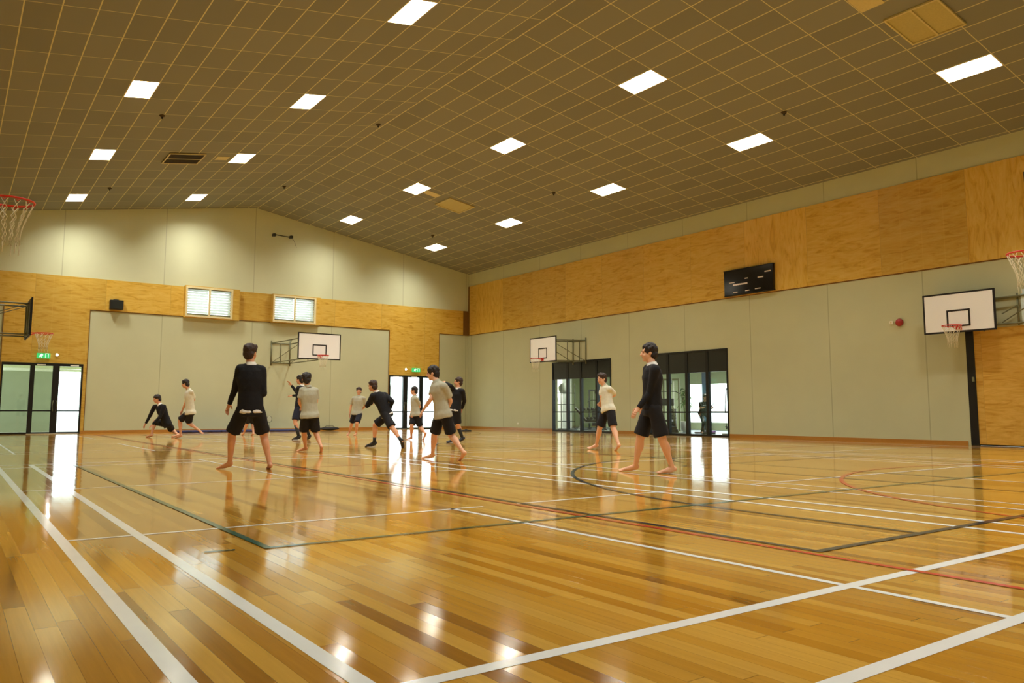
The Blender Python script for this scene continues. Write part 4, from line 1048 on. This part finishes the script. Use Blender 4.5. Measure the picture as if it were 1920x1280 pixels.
    # footwear
    if shoes:
        for s_ in 'lr':
            kn, an, to = J[s_ + 'k'], J[s_ + 'a'], J[s_ + 't']; d = (an - kn).normalized(); fz = (to - an).normalized(); side = fz.cross(d).normalized()
            m = MB(); m.tube(lerp(kn, an, .70 if shoes == 1 else .25), an, .040 * S if shoes == 1 else .056 * S, .040 * S, 14); m.build('sock', M['sock'], root)
            heel = an + d * .038 * S - fz * .03 * S; mid = lerp(an + d * .035 * S, to, .5)
            z_ = lambda p, r: V((p.x, p.y, max(p.z, r)))
            m = MB(); m.ell(z_(heel, .04), (fz * .052 * S, side * .044 * S, V((0, 0, .046)) * S)); m.tube(z_(heel, .04), z_(mid, .042), .046 * S, .046 * S, 14); m.tube(z_(mid, .042), z_(to, .03), .046 * S, .036 * S, 14); m.ell(z_(to + fz * .02, .03), (fz * .06 * S, side * .050 * S, V((0, 0, .03)) * S)); m.tube(an, z_(mid, .04), .046 * S, .042 * S, 12)
            sh_ = remeshed(m, 'shoe', M['shoe'], root, .011, 3)
            if J[s_ + 'a'].z < .12:
                m = MB(); a_, b_ = z_(heel, .0), z_(to, 0); a_.z = b_.z = .006
                m.ell(lerp(a_, b_, .5) + V((fz.x, fz.y, 0)) * .015, (V((fz.x, fz.y, 0)).normalized() * .15 * S, V((side.x, side.y, 0)).normalized() * .05 * S, V((0, 0, .008))), 20, 6); m.build('sole', M['sole'], sh_)
    return root
POSES = {
 'p1': dict(h=1.872, face=(-0.996, -0.093),
   hd=(5.555, 27.829, 1.249), nk=(5.638, 27.794, 1.065), ls=(5.733, 27.579, 1), rs=(5.526, 28.01, 0.993), le=(5.623, 27.596, 0.659), re=(5.426, 28.133, 0.695), lw=(5.417, 27.637, 0.417), rw=(5.325, 28.225, 0.449), lh=(5.91, 27.646, 0.443), rh=(5.868, 27.833, 0.425), lk=(6.085, 27.988, 0.235), rk=(5.587, 28.162, 0.5), la=(6.218, 27.601, 0.084), ra=(5.486, 28.043, 0.085), lt=(6.32, 27.764, 0.017), rt=(5.389, 28.206, 0.015)),
 'p2': dict(h=1.872, face=(-0.751, 0.66),
   hd=(6.07, 26.323, 1.719), nk=(6.176, 26.294, 1.533), ls=(6.209, 26.113, 1.46), rs=(6.212, 26.466, 1.475), le=(6.352, 26.287, 1.209), re=(6.145, 26.486, 1.131), lw=(6.25, 26.52, 1.092), rw=(6.087, 26.614, 0.888), lh=(6.256, 26.199, 0.832), rh=(6.249, 26.37, 0.831), lk=(6.247, 26.466, 0.483), rk=(6.026, 26.633, 0.558), la=(6.468, 26.142, 0.284), ra=(6.074, 26.624, 0.102), lt=(6.569, 26.007, 0.168), rt=(5.986, 26.788, 0.017)),
 'p3': dict(h=1.849, face=(0.262, 0.965),
   hd=(3.616, 11.757, 1.728), nk=(3.616, 11.711, 1.544), ls=(3.472, 11.752, 1.483), rs=(3.762, 11.674, 1.474), le=(3.468, 11.934, 1.208), re=(3.797, 11.663, 1.129), lw=(3.422, 12.066, 0.966), rw=(3.723, 11.925, 1.079), lh=(3.548, 11.77, 0.891), rh=(3.725, 11.709, 0.895), lk=(3.457, 11.992, 0.521), rk=(3.878, 11.841, 0.514), la=(3.478, 12.124, 0.097), ra=(3.956, 11.751, 0.086), lt=(3.371, 12.283, 0.021), rt=(3.766, 11.711, 0.017)),
 'p4': dict(h=1.773, face=(0.09, 0.996),
   hd=(8.677, 27.991, 1.534), nk=(8.68, 27.977, 1.353), ls=(8.564, 27.973, 1.287), rs=(8.817, 27.976, 1.289), le=(8.588, 28.193, 1.061), re=(8.807, 27.752, 1.061), lw=(8.699, 28.349, 0.875), rw=(8.853, 27.936, 0.875), lh=(8.623, 27.978, 0.783), rh=(8.758, 27.974, 0.784), lk=(8.63, 28.193, 0.425), rk=(8.828, 28.166, 0.422), la=(8.6, 28.423, 0.08), ra=(8.784, 27.925, 0.085), lt=(8.601, 28.608, 0.019), rt=(8.787, 28.108, 0.017)),
 'p5': dict(h=1.882, face=(-0.488, 0.873),
   hd=(8.704, 23.348, 1.816), nk=(8.761, 23.317, 1.626), ls=(8.621, 23.21, 1.555), rs=(8.854, 23.445, 1.578), le=(8.689, 23.51, 1.418), re=(8.705, 23.271, 1.329), lw=(8.528, 23.583, 1.654), rw=(8.56, 23.513, 1.331), lh=(8.658, 23.299, 0.964), rh=(8.788, 23.41, 0.967), lk=(8.538, 23.2, 0.549), rk=(8.822, 23.28, 0.554), la=(8.643, 23.139, 0.108), ra=(9.008, 23.23, 0.122), lt=(8.555, 23.298, 0.015), rt=(9.032, 23.405, 0.017)),
 'p6': dict(h=1.769, face=(0.202, 0.979),
   hd=(6.133, 16.066, 1.539), nk=(6.163, 16.016, 1.367), ls=(6.038, 16.035, 1.303), rs=(6.32, 15.991, 1.291), le=(6.046, 16.219, 1.062), re=(6.284, 15.772, 1.062), lw=(6.088, 16.002, 0.938), rw=(6.31, 16.007, 0.941), lh=(6.121, 16.022, 0.786), rh=(6.283, 15.986, 0.789), lk=(6.172, 16.218, 0.415), rk=(6.39, 16.111, 0.409), la=(6.297, 16.428, 0.082), ra=(6.392, 15.801, 0.13), lt=(6.208, 16.591, 0.02), rt=(6.454, 15.946, 0.017)),
 'p7': dict(h=1.814, face=(-0.696, -0.718),
   hd=(11.978, 26.213, 1.589), nk=(11.978, 26.206, 1.402), ls=(12.109, 26.078, 1.32), rs=(11.836, 26.343, 1.32), le=(12.211, 26.195, 1.033), re=(11.822, 26.528, 1.052), lw=(12.202, 26.441, 0.919), rw=(11.775, 26.499, 0.784), lh=(12.012, 26.16, 0.806), rh=(11.875, 26.307, 0.806), lk=(11.842, 26.035, 0.43), rk=(11.881, 26.534, 0.44), la=(11.93, 26.257, 0.081), ra=(11.906, 26.804, 0.105), lt=(12.025, 26.416, 0.014), rt=(11.927, 26.987, 0.024)),
 'p8': dict(h=1.815, face=(-0.406, 0.914),
   hd=(8.275, 17.343, 1.465), nk=(8.358, 17.28, 1.306), ls=(8.214, 17.189, 1.224), rs=(8.6, 17.324, 1.25), le=(8.162, 17.386, 0.985), re=(8.665, 17.044, 1.094), lw=(8.191, 17.136, 1.066), rw=(8.718, 17.254, 0.928), lh=(8.496, 17.118, 0.8), rh=(8.665, 17.212, 0.798), lk=(8.584, 16.861, 0.463), rk=(8.417, 17.455, 0.529), la=(8.673, 16.565, 0.16), ra=(8.461, 17.57, 0.108), lt=(8.757, 16.663, 0.015), rt=(8.354, 17.72, 0.022)),
 'p9': dict(h=1.757, face=(-0.718, 0.696),
   hd=(11.527, 21.266, 1.484), nk=(11.524, 21.22, 1.311), ls=(11.489, 21.037, 1.235), rs=(11.56, 21.403, 1.239), le=(11.668, 21.137, 0.994), re=(11.467, 21.207, 1.009), lw=(11.488, 21.138, 0.8), rw=(11.471, 21.344, 0.783), lh=(11.559, 21.117, 0.781), rh=(11.565, 21.293, 0.783), lk=(11.699, 21.146, 0.385), rk=(11.415, 21.167, 0.418), la=(11.667, 20.784, 0.195), ra=(11.509, 21.352, 0.067), lt=(11.669, 20.882, 0.025), rt=(11.474, 21.533, 0.016)),
 'p10': dict(h=1.773, face=(-0.507, 0.862),
   hd=(6.998, 12.228, 1.542), nk=(7.031, 12.134, 1.391), ls=(7.07, 11.925, 1.298), rs=(7.086, 12.29, 1.333), le=(7.247, 12.002, 1.045), re=(6.936, 12.162, 1.082), lw=(7.237, 12.166, 0.838), rw=(6.891, 12.346, 0.894), lh=(7.14, 12.01, 0.823), rh=(7.143, 12.189, 0.822), lk=(7.303, 12.067, 0.443), rk=(7.12, 12.354, 0.438), la=(7.387, 11.783, 0.151), ra=(7.208, 12.557, 0.083), lt=(7.409, 11.925, 0.019), rt=(7.111, 12.715, 0.019)),
 'p11': dict(h=1.833, face=(-0.987, -0.163),
   hd=(11.499, 18.653, 1.667), nk=(11.494, 18.642, 1.479), ls=(11.519, 18.457, 1.41), rs=(11.468, 18.83, 1.429), le=(11.671, 18.585, 1.147), re=(11.248, 18.627, 1.555), lw=(11.686, 18.745, 0.925), rw=(11.234, 18.879, 1.651), lh=(11.45, 18.591, 0.919), rh=(11.396, 18.754, 0.911), lk=(11.515, 18.686, 0.487), rk=(11.36, 18.716, 0.446), la=(11.736, 18.789, 0.12), ra=(11.483, 18.855, 0.066), lt=(11.762, 18.965, 0.024), rt=(11.293, 18.796, 0.015)),
 'p12': dict(h=1.84, face=(-0.916, 0.402),
   hd=(12.182, 13.488, 1.608), nk=(12.268, 13.487, 1.443), ls=(12.219, 13.264, 1.368), rs=(12.352, 13.642, 1.389), le=(12.496, 13.396, 1.245), re=(12.15, 13.452, 1.211), lw=(12.3, 13.572, 1.098), rw=(12.293, 13.637, 1.067), lh=(12.216, 13.248, 0.924), rh=(12.282, 13.448, 0.918), lk=(12.205, 13.136, 0.493), rk=(12.195, 13.583, 0.48), la=(12.136, 12.896, 0.133), ra=(12.272, 13.788, 0.098), lt=(12.192, 13.044, 0.015), rt=(12.092, 13.816, 0.024)),
 'p13': dict(h=1.841, face=(-0.716, 0.698),
   hd=(8.119, 7.985, 1.704), nk=(8.128, 7.923, 1.529), ls=(8.02, 7.762, 1.445), rs=(8.222, 8.106, 1.477), le=(8.019, 7.868, 1.131), re=(8.18, 8.099, 1.147), lw=(7.869, 7.951, 0.915), rw=(8.269, 8.257, 0.94), lh=(8.099, 7.862, 0.908), rh=(8.185, 8.043, 0.914), lk=(8.171, 7.795, 0.474), rk=(8.108, 8.167, 0.487), la=(8.363, 7.801, 0.084), ra=(8.166, 8.328, 0.084), lt=(8.183, 7.859, 0.019), rt=(8.056, 8.495, 0.021)),
}
POSES['p6'].update(le=(6.0, 16.08, 1.06), lw=(6.12, 16.27, .95), re=(6.36, 16.05, 1.06), rw=(6.34, 16.28, .95))
POSES['p8'].update(lw=(8.36, 17.52, 1.07))
G_ = 'boys playing on the court'
RV = V((.813, -.582, 0)); FV = V((.582, .813, 0))         # along and across the far players' line of play
person('person in navy sweater and shorts crouching low with one hand towards the floor', POSES['p1'], tail=False, look=tuple(-RV * .8 - FV * .5 - V((0, 0, .5))), grp=G_)
person('person in pale polo jogging away from the crouching player by the blue mats', POSES['p2'], 'polo', polo='polow', look=tuple(-RV - V((0, 0, .25))), grp=G_)
person('barefoot person in navy sweater seen from behind, walking, largest one below the hanging hoop frame', POSES['p3'], hair='hair2', look=tuple(FV + RV * .15), grp=G_, messy=.6)
person('person mostly hidden behind the large walking player, one foot showing', POSES['p4'], 'polo', look=tuple(FV), grp=G_)
person('person in navy sweater with raised forearms behind the boy in grey polo', POSES['p5'], shoes=2, shorts='shortb', look=tuple(-RV + FV * .3), grp=G_, fist=.3)
person('person in loose grey polo seen from behind under the far backboard', POSES['p6'], 'polo', look=tuple(FV * .9 - RV * .4), grp=G_, messy=1.3)
person('person in grey polo standing and facing the camera by the far wall', POSES['p7'], 'polo', shorts='shortb', look=tuple(-FV + RV * .1), hair='hair2', grp=G_)
person('person in navy sweater and dark shoes leaning into a run', POSES['p8'], shoes=1, hair='hair2', look=tuple(-RV * .8 + FV * .4), tail=True, grp=G_, fist=1.0)
person('person in grey polo running in front of the bright corner doors', POSES['p9'], 'polo', look=tuple(-RV), grp=G_)
person('barefoot person in pale grey polo lunging forward with arms reaching down', POSES['p10'], 'polo', polo='polo', look=tuple(-RV + FV * .1), skin='skin2', messy=1.6, grp=G_)
person('person in navy sweater and dark socks pointing with an outstretched arm near the corner', POSES['p11'], shoes=2, look=tuple(-RV - FV * .2), grp=G_, hair='hair2')
person('barefoot person in cream polo with hand on hip in front of the first glazed screen', POSES['p12'], 'polo', polo='polow', look=tuple(-RV * .8 - FV * .6), hair='hair2', skin='skin2', grp=G_)
person('barefoot person in navy sweater striding past the second glazed screen, gazing upward', POSES['p13'], tail=False, look=tuple(-RV + V((0, 0, .12))), skin='skin2', messy=1.5, shorts='short', grp=G_)
gb = V((24.3, 20.9, 0)); ga = Matrix.Rotation(2.6, 3, 'Z')
gym = {k: tuple(gb + ga @ V(v)) for k, v in dict(hd=(0, .16, 1.60), nk=(0, .05, 1.42), ls=(-.16, .02, 1.36), rs=(.16, .02, 1.36), le=(-.22, .20, 1.16), re=(.22, .20, 1.16), lw=(-.20, .42, 1.19), rw=(.20, .42, 1.19),
      lh=(-.09, -.22, .98), rh=(.09, -.22, .98), lk=(-.11, .16, .80), rk=(.11, .18, .62), la=(-.15, -.02, .54), ra=(.15, .10, .26), lt=(-.15, .12, .48), rt=(.15, .24, .19)).items()}
fy = ga @ V((0, 1, 0)); gym['h'] = 1.66; gym['face'] = (fy.x, fy.y)
# the rider's feet rest on the pedals, so the floor shift is not wanted
def rider():
    g = dict(gym); low = min(V(g['la']).z - .075 * .94, V(g['ra']).z - .075 * .94, V(g['lt']).z - .022, V(g['rt']).z - .022)
    for k in g:
        if k not in ('h', 'face'): g[k] = (g[k][0], g[k][1], g[k][2] + 0)
    return g
person('person with tied-up dark hair riding an exercise bike behind the second glazed screen', rider(), 'polo', polo='foam', hair='hair2', female=True, trousers=1, shorts='foam', grp=None)

# ------------------------------------------------------------------ daylight, camera, view
w = bpy.data.worlds.new('overcast_sky'); scn.world = w; w.use_nodes = True
bg = w.node_tree.nodes['Background']; bg.inputs[0].default_value = (.90, .96, 1.0, 1); bg.inputs[1].default_value = SKY
cd = bpy.data.cameras.new('camera'); cam = bpy.data.objects.new('camera', cd); COL.objects.link(cam)
f_px, cx, cy = 1469.31, 960.81, 617.37
yaw, pitch, roll = .6214, .1042, .0014
cd.sensor_width = 36; cd.lens = f_px / 1920 * 36; cd.sensor_fit = 'HORIZONTAL'
cd.shift_x = -(cx - 960) / 1920; cd.shift_y = (cy - 640) / 1920; cd.clip_start = .05; cd.clip_end = 400
fw_ = V((math.sin(yaw) * math.cos(pitch), math.cos(yaw) * math.cos(pitch), math.sin(pitch)))
r_ = V((math.cos(yaw), -math.sin(yaw), 0)); u_ = r_.cross(fw_)
r2 = math.cos(roll) * r_ + math.sin(roll) * u_; u2 = -math.sin(roll) * r_ + math.cos(roll) * u_
Mx = Matrix((r2, u2, -fw_)).transposed().to_4x4(); Mx.translation = V((0, 0, .867)); cam.matrix_world = Mx
scn.camera = cam
scn.view_settings.view_transform = 'Standard'; scn.view_settings.look = 'None'; scn.view_settings.exposure = EXPO; scn.view_settings.gamma = 1; scn.view_settings.use_curve_mapping = False
scn.cycles.use_denoising = True
scn.cycles.max_bounces = 8; scn.cycles.diffuse_bounces = 5; scn.cycles.glossy_bounces = 4; scn.cycles.transparent_max_bounces = 12
scn.cycles.sample_clamp_indirect = 8
for t_ in list(bpy.data.meshes):
    if t_.users == 0: bpy.data.meshes.remove(t_)
